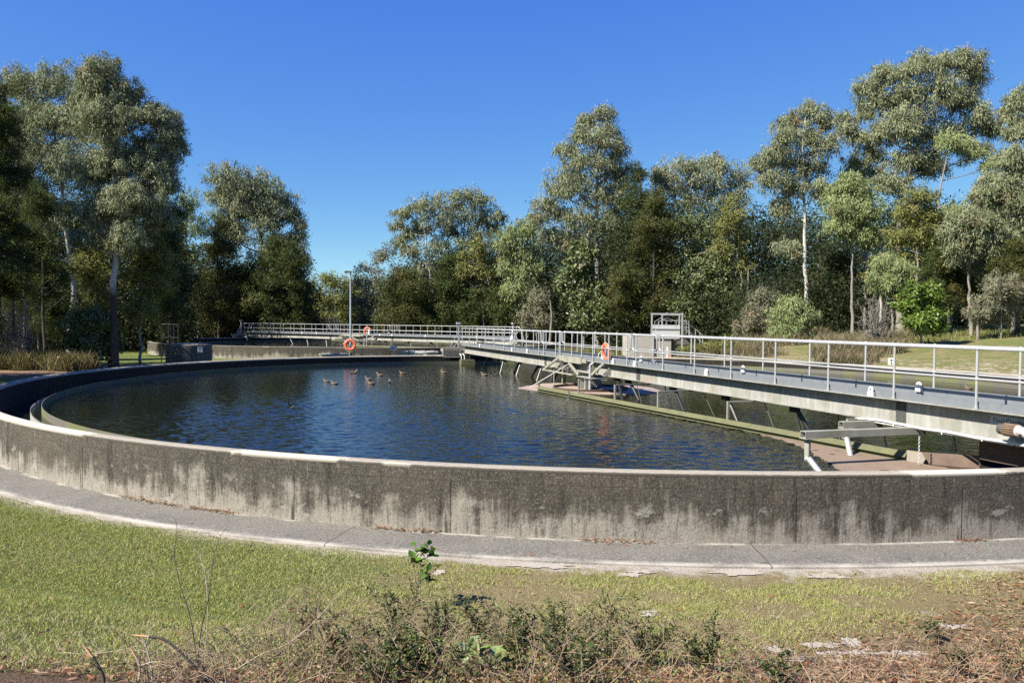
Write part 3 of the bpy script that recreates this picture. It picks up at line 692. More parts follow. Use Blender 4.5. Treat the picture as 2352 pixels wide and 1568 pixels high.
    h = MB(); BX(h, 17.7, 18.1, -0.30, -0.12, 0.72, 1.10); h.tube([P_(17.4, -0.15, 0.4), P_(17.4, -0.15, 1.14)], 0.05, 8); h.build('scraper_hanger', M_BLACK, t)
    return t
M_SCR = mat_plain('tan_rubber', (0.23, 0.20, 0.16), 0.8)
far_parts_before = set(bpy.data.objects)
bridge = make_bridge()
bridge2 = copy_tree(bridge)
bridge2.location = (T2[0], T2[1], 0.02); bridge2.rotation_euler.z = math.atan2(0.587, -0.81)
bridge2['label'] = 'grey steel walkway bridge across the far tank behind the lamp post'
tank2 = copy_tree(tank); tank2.location = (T2[0], T2[1], 0.02); tank2.rotation_euler.z = rad(190)
tank2['label'] = 'round open concrete tank in the distance, its wall pale and streaked'
w2 = [o for o in bpy.data.objects if o.name == 'water'][0].copy(); COL.objects.link(w2); w2.location = (T2[0] - TC[0], T2[1] - TC[1], 0.02)

# things only the near bridge shows: drive motor, lettering
b = MB(); mt = None
b.lathe([(0.0, 0.0), (0.06, 0.005), (0.085, 0.03), (0.092, 0.10), (0.092, 0.12), (0.0, 0.12)], k=24)
cw = b
def along_t(mb, x0, p, z, sgn=-1):
    """turn a lathe about z into one lying along the bridge, starting at x0 and running towards -x"""
    mb.v = [(x0 + sgn * v[2], -p + v[0], z + v[1]) for v in mb.v]; return mb
body = MB(); body.lathe([(0.0, 0.0), (0.078, 0.0), (0.078, 0.22), (0.0, 0.22)], k=24)
for i in range(20):
    a = 2 * PI * i / 20; c_, s_ = math.cos(a), math.sin(a)
    body.bar((0.07 * c_, 0.07 * s_, 0.0), (0.07 * c_, 0.07 * s_, 0.22), 0.012, 0.012); body.bar((0.088 * c_, 0.088 * s_, 0.0), (0.088 * c_, 0.088 * s_, 0.22), 0.012, 0.03, (c_, s_, 0))
along_t(body, -17.70, -0.46, 1.365)
M_MOTOR = mat_galv('rust_brown_motor', (0.10, 0.065, 0.04), (0.32, 0.22, 0.14), 0.1, 0.6, 0.6)
mo = body.build('drive_motor', M_MOTOR, bridge)
along_t(cw, -17.58, -0.46, 1.365).build('fan_cowl', M_DKGREY, mo)
gb = MB(); gb.lathe([(0.0, 0.0), (0.095, 0.0), (0.095, 0.03), (0.06, 0.05), (0.07, 0.13), (0.11, 0.15), (0.11, 0.20), (0.085, 0.22), (0.085, 0.42), (0.0, 0.42)], k=24)
gb.box((-0.05, -0.13, 0.2), (0.05, 0.20, 0.40)); along_t(gb, -17.921, -0.46, 1.365).build('gearbox', mat_galv('pinkish_white_gearbox', (0.36, 0.27, 0.25), (0.62, 0.58, 0.55), 0.1, 0.6, 0.7), mo)
cb = MB(); cb.tube([P_(-17.88, -0.47, 1.28), P_(-17.885, -0.48, 1.15), P_(-17.88, -0.42, 1.08)], 0.008, 6); cb.build('motor_cable', M_BLACK, mo)
tc = bpy.data.curves.new('lettering', 'FONT'); tc.body = 'Final Clarifier'; tc.size = 0.112; tc.extrude = 0.0008
tmp = bpy.data.objects.new('lettering', tc); COL.objects.link(tmp); tc.materials.append(M_LET); bpy.context.view_layer.update()
lm = bpy.data.meshes.new_from_object(tmp.evaluated_get(bpy.context.evaluated_depsgraph_get())); bpy.data.objects.remove(tmp); bpy.data.curves.remove(tc)
to = bpy.data.objects.new('lettering', lm); COL.objects.link(to); to.parent = bridge
if not lm.materials: lm.materials.append(M_LET)
# reads from the camera side of the web: text x runs towards -t (to the right in the picture), text z faces -p
to.matrix_local = Matrix(((-1, 0, 0, -17.24), (0, 0, 1, 0.1895), (0, 1, 0, 1.418), (0, 0, 0, 1)))
pl = MB(); BX(pl, -18.2, -17.2, -0.1889, -0.1872, 1.385, 1.53); pl.build('name_plate', mat_plain('grey_name_plate', (0.36, 0.38, 0.40), 0.5, 0, 0.06), bridge, smooth=False)

# ------------------------------------------------------------------ centre columns, scum box, chain
def make_column():
    t = thing('centre_column', (TC[0], TC[1], 0), 'dark stubby centre column under the front bridge with flat feed ring around it', 'column', 'centre columns of the tanks', RZ)
    b = MB(); b.lathe([(0.0, 0.0), (0.44, 0.0), (0.44, 0.95), (0.50, 0.955), (0.50, 1.0), (0.0, 1.0)], P_(0.22, 0.12, 0), 32); b.build('shaft', M_CONCD, t)
    b = MB(); b.lathe([(0.9, 0.46), (1.38, 0.46), (1.40, 0.62), (1.37, 0.62), (1.35, 0.50), (0.9, 0.50), (0.9, 0.46)], P_(-0.1, 0.0, 0), 64); b.build('feed_ring', M_BROWN, t)
    b = MB(); b.lathe([(0.0, 0.53), (0.9, 0.53)], P_(-0.1, 0.0, 0), 40); b.build('feed_well_water', M_BLACK, t)
    b = MB()
    for i in range(5):
        for s in (-1, 1): b.bar(P_(-0.27 , -0.25 + i * 0.1, 0.60), P_(-0.27, -0.25 + i * 0.1 + 0.28 * s, 0.93), 0.012, 0.012)
    b.build('mesh_screen', M_CHAIN, t, smooth=False)
    b = MB(); BX(b, -1.05, -0.95, -0.60, -0.42, 0.55, 1.02); b.build('support_leg', M_PAINT, t, smooth=False)
    b = MB(); b.tube([P_(-1.28, -0.52, 0.40), P_(-1.28, -0.52, 1.50)], 0.05, 12); b.tube([P_(-1.28, -0.52, 1.48), P_(-1.28, -0.40, 1.56)], 0.05, 10); b.build('riser_pipe', M_RAIL, t)
    b = MB(); BX(b, -1.6, -0.2, -0.62, -0.30, 1.01, 1.03); b.build('collar_plate', M_GIRD, t, smooth=False)
    for x, p in ((1.5, -0.85), (2.0, -0.3)):
        b = MB(); b.tube([P_(x, p, 0.4), P_(x, p, 1.16)], 0.035 if x > 1.6 else 0.02, 8); b.build('standpipe', M_PAINT, t)
    return t
col1 = make_column(); col2 = copy_tree(col1); col2.location = (T2[0], T2[1], 0.02); col2.rotation_euler.z = bridge2.rotation_euler.z
col2['label'] = 'dark stubby centre column under the far bridge in the distant tank'

def wl(t, p, z): v = Vector((TC[0], TC[1], 0)) + dl * t + dp * p; return Vector((v.x, v.y, z))
sb = thing('scum_box', wl(-17.0, 0.5, 0), 'rusty brown scum box on the water beneath the near end of the bridge', 'scum box', None, RZ)
b = MB(); BX(b, -0.9, 0.30, -0.35, -0.33, 0.70, 1.10); BX(b, 0.28, 0.30, -0.35, 0.5, 0.45, 1.10); BX(b, -0.9, -0.88, -0.35, 0.5, 0.45, 1.10); BX(b, -0.9, 0.30, 0.48, 0.5, 0.45, 1.10); b.build('box', M_BROWN, sb, smooth=False)
b = MB(); BX(b, -0.88, 0.28, -0.30, 0.46, 0.40, 0.60); b.build('trough', M_BLACK, sb, smooth=False)
b = MB(); a_, c_ = Vector(P_(1.05, -0.88, 0)), Vector(P_(0.32, -0.22, 0))
b.prism([a_ + Vector((0, 0, 0.42)), c_ + Vector((0, 0, 0.42)), c_ + Vector((0, 0, 0.74)), a_ + Vector((0, 0, 0.72))], P_(0.03, 0.03, 0)); b.build('beach_plate', mat_plain('tan_brown_plate', (0.15, 0.105, 0.08), 0.9, 0, 0.5, 6), sb, smooth=False)
ch = MB()
for i in range(15):
    z = 0.56 + i * 0.034; ch.torus((0, 0, z), 0.0145, 0.0045, (1, 0, 0) if i % 2 else (0, 1, 0), 10, 6)
tag(ch.build('chain', M_CHAIN, None, loc=wl(-16.17, -0.62, 0)), 'short silver chain dangling over the tan scum beside the walkway', 'chain')

# ------------------------------------------------------------------ life rings
def life_ring(loc, rz, tilt, label, cat='life ring'):
    t = thing('life_ring', loc, label, cat, 'orange life rings', rz); t.rotation_euler.x = tilt
    b = MB(); b.torus((0, 0, 0), 0.29, 0.085, (0, 1, 0), 40, 14); b.v = [(v[0], v[1] * 0.75, v[2]) for v in b.v]; b.build('ring', M_ORANGE, t)
    b = MB()
    for i in range(4):
        a0 = PI / 4 + i * PI / 2
        b.tube([(math.cos(a) * r_, 0.0 - 0.02, math.sin(a) * r_) for a, r_ in ((a0, 0.38), (a0 + 0.3, 0.405), (a0 + 0.8, 0.415), (a0 + 1.27, 0.405), (a0 + PI / 2, 0.38))], 0.011, 6)
    b.build('rope', M_ROPE, t)
    for i in range(4):
        a0 = PI / 4 + i * PI / 2; q = MB(); q.torus((0.29 * math.cos(a0), 0, 0.29 * math.sin(a0)), 0.087, 0.006, (-math.sin(a0), 0, math.cos(a0)), 20, 6); q.v = [(v[0], v[1] * 0.77, v[2]) for v in q.v]; q.build('band', M_ROPE, t)
    return t
pl_ = at(804, 792, Y=49.3)
life_ring((pl_[0], pl_[1], pl_[2]), 0.12, 0, 'orange life ring hung on the lamp post behind the front tank')
lr = wl(-2.15, -0.30, 1.97); life_ring(lr, RZ, rad(-8), 'orange life ring leaning inside the handrail of the front bridge').scale = (0.86, 0.86, 0.86)
v2 = Vector((T2[0], T2[1], 0)); d2 = Vector((-0.81, 0.587, 0)).normalized(); p2 = Vector((0.587, 0.81, 0)).normalized()
r2 = v2 + d2 * (-0.5) + p2 * 0.3; life_ring((r2.x, r2.y, 2.05), math.atan2(d2.y, d2.x) + 0.5, 0, 'faded orange life ring on the handrail of the far bridge')

# ------------------------------------------------------------------ lamp post and the other small works
bx, by = at(805, 800, Y=49.5)[:2]
zt = at(803, 624, Y=49.5)[2]
lp = thing('lamp_post', (bx, by, ground_at(bx, by)), 'tall thin grey lamp post between the two tanks', 'lamp post')
g0 = ground_at(bx, by)
b = MB(); b.tube([(0, 0, 0), (0, 0, 2.2), (-0.03, 0, zt - g0)], [0.062, 0.062, 0.045], 14); b.build('pole', mat_galv('blue_grey_pole', (0.30, 0.33, 0.37), (0.42, 0.46, 0.50), 0.3, 0.45), lp)
b = MB(); b.tube([(0, 0, 0.0), (0, 0, 0.9)], 0.11, 14); b.build('base_sleeve', M_DKGREY, lp)
hd = MB(); hd.prism([(0.05, -0.12, zt - g0 - 0.02), (0.05, -0.12, zt - g0 + 0.03), (-0.30, -0.12, zt - g0 + 0.06), (-0.42, -0.12, zt - g0 - 0.02), (-0.33, -0.12, zt - g0 - 0.09)], (0, 0.24, 0)); hd.build('floodlight', M_DKGREY, lp, smooth=False)
gl = MB(); gl.prism([(-0.342, -0.10, zt - g0 - 0.092), (-0.425, -0.10, zt - g0 - 0.028), (-0.432, -0.10, zt - g0 - 0.036), (-0.346, -0.10, zt - g0 - 0.10)], (0, 0.20, 0)); gl.build('lens', M_WHITE, lp, smooth=False)

def sign_plate(name, loc, w, h, label, marks, post=None, rz=0.0, cat='sign', face=M_WHITE):
    t = thing(name, loc, label, cat, None, rz)
    b = MB(); b.box((-w / 2, -0.006, -h / 2), (w / 2, 0.006, h / 2)); b.build('plate', face, t, smooth=False)
    if marks:
        b = MB()
        for (x0, z0, x1, z1) in marks: b.box((x0 * w - w / 2, -0.009, z0 * h - h / 2), (x1 * w - w / 2, -0.0065, z1 * h - h / 2))
        b.build('print', M_LET if name != 'pale_sign' else M_DKGREY, t, smooth=False)
    if post:
        b = MB(); b.box((-0.02, 0.008, -post), (0.02, 0.04, h / 2)); b.build('post', M_RAIL, t, smooth=False)
    return t

# small round tank with a ladder stand
px_, py_ = at(434, 800, Y=53.0)[:2]; zt_ = 1.30
st_ = thing('valve_pit', (px_, py_, 0), 'small dark round concrete pit in the tree shade behind the front tank', 'pit')
uvb = MB(); uvb.lathe([(1.46, -0.1), (1.46, zt_ - 0.05), (1.42, zt_ + 0.0), (1.25, zt_ + 0.01), (0.0, zt_ + 0.02)], k=48); uvb.build('wall', M_CONCD, st_)
b = MB()
for i in range(3): b.box((-0.95 + i * 0.65, -0.9, zt_ + 0.021), (-0.35 + i * 0.65, 0.8, zt_ + 0.06))
b.build('cover', M_GIRD, st_, smooth=False)
s_ = at(460, 813, Y=51.57); sign_plate('pale_sign', (s_[0], 51.55, 1.0), 0.32, 0.38, 'small white notice on the side of the dark round pit', [(0.15, 0.55, 0.85, 0.62), (0.15, 0.35, 0.7, 0.42)], None, 0.25)
lx, ly = at(388, 800, Y=54.5)[:2]
la = thing('ladder_stand', (lx, ly, 0), 'dark tubular access stand with ladder left of the round pit', 'ladder')  # all parts black, standing in for tree shade that misses the stand
for i, (x, y) in enumerate(((-0.52, 0), (-0.02, 0), (0.22, 0.3), (0.62, 0.1))):
    b = MB(); b.tube([(x, y, 0.0), (x, y, 2.62)], 0.035, 8); b.build('upright', M_BLACK, la)
b = MB(); b.tube([(-0.52, 0, 2.62), (-0.02, 0, 2.62), (0.62, 0.1, 2.62)], 0.025, 8); b.tube([(-0.52, 0, 1.7), (0.62, 0.1, 1.7)], 0.02, 8); b.build('top_rail', M_BLACK, la)
b = MB(); b.bar((-0.55, 0.0, 0.02), (-0.42, 0, 1.25), 0.04, 0.04); b.bar((-0.15, 0, 0.02), (-0.28, 0, 1.25), 0.04, 0.04)
for i in range(4): b.bar((-0.5, 0, 0.25 + i * 0.27), (-0.2, 0, 0.25 + i * 0.27), 0.03, 0.03)
b.box((-0.6, -0.3, 1.24), (0.7, 0.5, 1.28)); b.build('steps', M_BLACK, la, smooth=False)

# round chamber with lids, box beside it, low slab
cx_, cy_ = at(968, 806, Y=55.6)[:2]
cb_ = thing('round_chamber', (cx_, cy_, 0), 'low round concrete chamber with streaked side and lids between the tanks', 'chamber')
b = MB(); b.lathe([(1.15, -0.1), (1.15, 0.80), (1.22, 0.80), (1.22, 0.88), (0.0, 0.885)], k=40); b.build('wall', mat_galv('pale_streaked_concrete', (0.22, 0.21, 0.19), (0.55, 0.54, 0.50), 0, 0.9, 0, True, 0.2), cb_)
for x in (-0.7, 0.1, 0.75):
    b = MB(); b.box((x - 0.2, -0.5, 0.886), (x + 0.2, 0.3, 0.94)); b.build('lid', M_CONC, cb_, smooth=False)
for x in (-0.35, 0.4):
    b = MB(); b.box((x - 0.12, -1.25, 0.62), (x + 0.12, -1.17, 0.72)); b.build('vent_plate', M_WHITE, cb_, smooth=False)
kx, ky = at(928, 806, Y=55.0)[:2]
kb = thing('meter_box', (kx, ky, 0), 'small grey box standing against the round concrete chamber', 'box')
b = MB(); b.box((-0.42, -0.3, -0.05), (0.30, 0.3, 0.82)); b.build('body', M_CONC, kb, smooth=False)
b = MB(); b.box((-0.45, -0.33, 0.822), (0.33, 0.33, 0.87)); b.build('lid', M_GIRD, kb, smooth=False)
b = MB(); b.lathe([(0, 0.87), (0.09, 0.87), (0.09, 0.98), (0, 1.0)], (0.05, -0.1, 0), 12); b.build('dial', M_WHITE, kb)
sx, sy = at(904, 799, Y=54.4)[:2]; sign_plate('white_sign', (sx, sy, at(904, 799, Y=54.4)[2]), 0.5, 0.27, 'white notice on a short post beside the round chamber', [(0.1, 0.62, 0.9, 0.72), (0.1, 0.4, 0.8, 0.48), (0.1, 0.2, 0.6, 0.28)], 1.0)
ux, uy = at(769, 815, Y=56.0)[:2]
ls = thing('manhole_slab', (ux, uy, 0), 'low round concrete manhole cover left of the lamp post', 'manhole')
b = MB(); b.lathe([(1.05, -0.1), (1.05, 0.56), (1.12, 0.56), (1.12, 0.63), (0, 0.64)], k=40); b.build('slab', M_CONC, ls)
b = MB(); b.lathe([(0, 0.641), (0.35, 0.641), (0.35, 0.67), (0, 0.672)], k=24); b.build('cover', M_DKGREY, ls)

# penstock gate: concrete channel, frame, gate plates, platform, stairs
GY = 64.0
def gp(x, y, Y=GY): return Vector(at(x, y, Y=Y))
o0 = gp(1532, 780); gzz = 0.9
gt = thing('penstock_gate', (o0.x, o0.y, 0), 'concrete channel with tall steel lifting frame and gate plates beyond the bridge', 'gate')
def gl_(x, y, dy=0.0): v = gp(x, y, GY + dy) - Vector((o0.x, o0.y, 0)); return v
a, c = gl_(1446, 768), gl_(1543, 768)
b = MB(); b.box((a.x, 0.2, 0.3), (c.x, 0.5, a.z)); b.box((a.x, 0.5, 0.3), (a.x + 0.3, 4.0, a.z - 0.01)); b.box((c.x - 0.3, 0.5, 0.3), (c.x, 4.0, a.z - 0.01)); b.build('channel_wall', M_CONC, gt, smooth=False)
c2 = gl_(1588, 768); b = MB(); b.box((c.x + 0.01, 1.0, 0.3), (c2.x, 3.6, a.z - 0.05)); b.build('platform_base', M_CONCD, gt, smooth=False)
top = gl_(1496, 722).z; xl, xr = gl_(1497, 740).x, gl_(1567, 740).x
b = MB()
for x, y in ((xl, 0.0), (xr, 0.0), (xl + 1.15, 1.6), (xr + 0.1, 1.6)): b.bar((x, y, 0.6), (x, y, top), 0.11, 0.11)
b.bar((xl - 0.08, 0, top + 0.05), (xr + 0.08, 0, top + 0.05), 0.12, 0.13); b.bar((xl + 1.0, 1.6, top), (xr + 0.1, 1.6, top), 0.08, 0.08)
fr = b.build('lifting_frame', M_RAIL, gt, smooth=False)
b = MB(); b.box(((xl + xr) / 2 - 0.09, -0.1, top - 0.03), ((xl + xr) / 2 + 0.09, 0.1, top + 0.16)); b.build('hoist', M_GIRD, fr, smooth=False)
for q, (x0, x1, yy) in enumerate(((1505, 1562, 0.08), (1500, 1545, 0.9))):
    A, B = gl_(x0, 747).x, gl_(x1, 747).x; z1, z0 = gl_(1530, 746).z, gl_(1530, 769).z
    b = MB(); b.box((A, yy, z0 - 0.3), (B, yy + 0.05, z1)); b.bar((A, yy - 0.04, (z0 + z1) / 2 + 0.12), (B, yy - 0.04, (z0 + z1) / 2 + 0.12), 0.07, 0.09); b.bar((A, yy - 0.03, z0 + 0.03), (B, yy - 0.03, z0 + 0.03), 0.07, 0.07)
    gq = b.build('gate_plate', mat_plain('pale_grey_steel', (0.44, 0.44, 0.43), 0.5, 0.1, 0.12), gt, smooth=False)
    xm = (A + B) / 2
    b = MB(); 
    for X in (A + 0.3, B - 0.3):
        b.bar((X, yy + 0.02, z1 - 0.2), (X, yy + 0.02, z1 + 0.30), 0.07, 0.03); b.bar((X, yy + 0.02, z1 + 0.27), (xm, yy + 0.02, top - 0.25), 0.035, 0.035)
    b.build('lifting_sling', M_RAIL, gq, smooth=False)
rl = MB(); z9 = gl_(1530, 736).z; A, B, Cc = gl_(1517, 740).x, gl_(1566, 740).x, gl_(1591, 740).x
rl.tube([(A, 1.0, 1.9), (A, 1.0, z9), (B, 1.0, z9)], 0.03, 8); rl.tube([(xr, 1.4, z9), (Cc, 1.4, z9), (Cc, 1.4, 2.0)], 0.025, 8)
rl.tube([(B - 0.1, 1.0, z9 - 0.55), (Cc, 1.0, z9 - 0.55)], 0.025, 8); rl.tube([(Cc - 0.3, 1.0, 2.0), (Cc - 0.3, 1.0, z9)], 0.025, 8)
rl.build('platform_rail', M_RAIL, gt)
for yy, x0, x1 in ((0.6, 1575, 1615), (1.5, 1581, 1621)):
    b = MB(); A = gl_(x0, 736); B = gl_(x1, 770); zA, zB = A.z, B.z + 0.1
    b.tube([(A.x, yy, 2.0), (A.x, yy, zA), (B.x, yy, zB), (B.x + 0.12, yy, zB - 0.12), (B.x + 0.12, yy, zB - 0.9)], 0.032, 8); b.tube([(A.x, yy, zA - 0.62), (B.x, yy, zB - 0.62)], 0.028, 8)
    for f in (0.33, 0.66, 0.92): b.tube([(A.x + (B.x - A.x) * f, yy, zA + (zB - zA) * f), (A.x + (B.x - A.x) * f, yy, zA + (zB - zA) * f - 1.05)], 0.026, 8)
    b.build('stair_rail', M_RAIL, gt)
b = MB()
for i in range(7):
    f = i / 6; b.box((A.x + (B.x - A.x) * f - 0.14, 0.65, 2.0 - f * 1.0), (A.x + (B.x - A.x) * f + 0.14, 1.45, 2.04 - f * 1.0))
b.build('stair', M_GIRD, gt, smooth=False)

# cone, stakes, posts
cw_ = at(1541, 815, Y=49.6); cz = 0.96
cn = thing('traffic_cone', (cw_[0], 49.6, ground_at(cw_[0], 49.6)), 'small orange traffic cone behind the far rim right of the bridge', 'cone')
b = MB(); b.lathe([(0.15, 0.04), (0.03, 0.62), (0.0, 0.62)], k=20); b.build('body', M_ORANGE, cn)
b = MB(); b.lathe([(0.106, 0.30), (0.077, 0.42)], k=20); b.build('band', M_WHITE, cn)
b = MB(); b.box((-0.2, -0.2, 0), (0.2, 0.2, 0.04)); b.build('base', M_ORANGE, cn, smooth=False)
wp = at(1532.6, 800, Y=50.4); b = MB(); b.box((-0.055, -0.04, -0.1), (0.055, 0.04, 1.12)); b.prism([(-0.055, -0.04, 1.12), (0.055, -0.04, 1.12), (0, -0.04, 1.2)], (0, 0.08, 0))
tag(b.build('marker_post', M_WHITE, None, False, loc=(wp[0], 50.4, ground_at(wp[0], 50.4))), 'white marker post by the far rim in front of the concrete channel', 'post')
sk = at(123, 850, z=0.05); b = MB(); b.tube([(0, 0, -0.1), (0.30, 0.0, 0.75)], 0.075, 10)
tag(b.build('white_pipe', M_WHITE, None, loc=(sk[0], sk[1], 0.05)), 'short white pipe leaning out of the leaf litter at left', 'pipe')
sg = at(229, 812, Y=46.3); sign_plate('post_sign', (sg[0], 46.3, sg[2]), 0.16, 0.5, 'narrow grey sign on a thin post beside the big tree trunk', [(0.3, 0.3, 0.7, 0.7)], 1.2, 0, 'sign', mat_plain('grey_sign', (0.30, 0.31, 0.32), 0.6))
sr = at(2041, 832, z=1.12); sign_plate('notice_sign', (sr[0] + 0.15, sr[1], 1.16), 0.33, 0.36, 'small white notice with black symbol on the tank rim at right', [(0.35, 0.55, 0.65, 0.85), (0.38, 0.12, 0.62, 0.45)], 0.3, -0.5)

# ------------------------------------------------------------------ vegetation
RG = np.random.default_rng(11)
def unit(v): return v / np.maximum(np.linalg.norm(v, axis=-1, keepdims=True), 1e-9)
def leaf_quads(c, d, L, w, rg, nrm=None):
    """pointed leaves: one four-cornered face each, at c, along d"""
    n = len(c); s = unit(np.cross(d, rg.normal(size=(n, 3)) if nrm is None else nrm)); L = L[:, None]; w = w[:, None]
    V = np.stack([c, c + d * L * 0.42 + s * w * 0.5, c + d * L, c + d * L * 0.42 - s * w * 0.5], 1).reshape(-1, 3)
    return V, np.arange(4 * n).reshape(-1, 4)
def hit_ground(x, y):
    d = ray(x, y); d = d / np.linalg.norm(d); t = 1.0
    for _ in range(6000):
        p = np.array([0, 0, CAMZ]) + d * t
        if p[2] < ground_at(p[0], p[1]): return p
        t += 0.02 if t < 40 else 0.1
    return p

SPEC = {  # colour range, odd colour + share, leaf length, leaf width, direction spread, clump radius, leaves per clump
    'gum':   ((0.130, 0.150, 0.078), (0.285, 0.308, 0.180), (0.29, 0.23, 0.13), 0.05, 0.25, 0.050, 0.50, 0.62, 74),
    'gumgreen': ((0.140, 0.180, 0.070), (0.300, 0.350, 0.155), (0.28, 0.26, 0.10), 0.05, 0.24, 0.048, 0.50, 0.62, 74),
    'sheoak': ((0.030, 0.048, 0.014), (0.078, 0.104, 0.030), (0.120, 0.110, 0.036), 0.12, 0.25, 0.042, 1.0, 0.66, 150),
    'sheoakbrown': ((0.038, 0.050, 0.014), (0.096, 0.105, 0.030), (0.130, 0.112, 0.040), 0.20, 0.25, 0.042, 1.0, 0.66, 150),
    'broad': ((0.060, 0.090, 0.030), (0.150, 0.185, 0.075), (0.30, 0.30, 0.17), 0.12, 0.24, 0.115, 1.6, 0.50, 34),
    'bright': ((0.060, 0.110, 0.018), (0.15, 0.22, 0.035), (0.22, 0.24, 0.06), 0.10, 0.24, 0.10, 1.6, 0.42, 22),
    'wattle': ((0.098, 0.112, 0.032), (0.220, 0.228, 0.068), (0.24, 0.21, 0.08), 0.12, 0.26, 0.055, 1.2, 0.58, 56),
    'grey':  ((0.13, 0.14, 0.080), (0.26, 0.255, 0.17), (0.25, 0.20, 0.14), 0.2, 0.22, 0.05, 1.2, 0.50, 50),
}
M_LEAF = mat_attr('leaf', 0.22, 0.6, 0.015); M_GLOSS = mat_attr('glossy_leaf', 0.28, 0.45, 0.03); M_DRY = mat_attr('dry_leaf', 0.2, 0.6, 0.02)
def mat_bark(name, a, b, sock=None):
    m = NM(name); co = m.coord(); x, y, z = m.sep(co)
    n1 = m.noise(m.mapv(co, (3, 3, 0.6)), 1.2, 4); n2 = m.noise(m.mapv(co, (9, 9, 1.6)), 2, 5, 0.7)
    c = m.mix(n2, a, b)
    c = m.mix(m.math('MULTIPLY', m.sstep(n1, 0.52, 0.62), 0.6), c, tuple(q * 0.45 for q in a))
    if sock:   # rough dark bark persisting on the lower trunk
        k = m.sstep(m.math('ADD', z, m.math('MULTIPLY', n1, 3.0)), sock + 2.2, sock + 1.2)
        c = m.mix(k, c, m.mix(n2, (0.022, 0.019, 0.016), (0.085, 0.072, 0.06)))
    return m.bsdf(c, 0.85, 0, m.bump(n2, 0.5, 0.03), 0.2)
BARK = {'white': mat_bark('pale_gum_bark', (0.30, 0.28, 0.25), (0.50, 0.47, 0.42)), 'sock': mat_bark('half_bark', (0.32, 0.30, 0.27), (0.52, 0.50, 0.46), 4.6),
        'grey': mat_bark('grey_bark', (0.13, 0.115, 0.10), (0.27, 0.25, 0.22)), 'dark': mat_bark('dark_bark', (0.035, 0.030, 0.025), (0.10, 0.085, 0.07))}

def branch(mb, a, b, r0, r1, rnd, sag=0.12, k=5, n=5):
    a, b = np.asarray(a, float), np.asarray(b, float); L = np.linalg.norm(b - a)
    pts = []
    for i in range(n + 1):
        f = i / n; p = a + (b - a) * f
        p = p + np.array([rnd.gauss(0, 0.03) * L, rnd.gauss(0, 0.03) * L, math.sin(f * PI) * -sag * L * 0.4]) * (0 < i < n)
        pts.append(p)
    mb.tube(pts, np.linspace(r0, r1, n + 1), k, False)

def plant_at(px0, py0, Y): 
    p = at(px0, py0, Y=Y); return np.array([p[0], Y, ground_at(p[0], Y)])

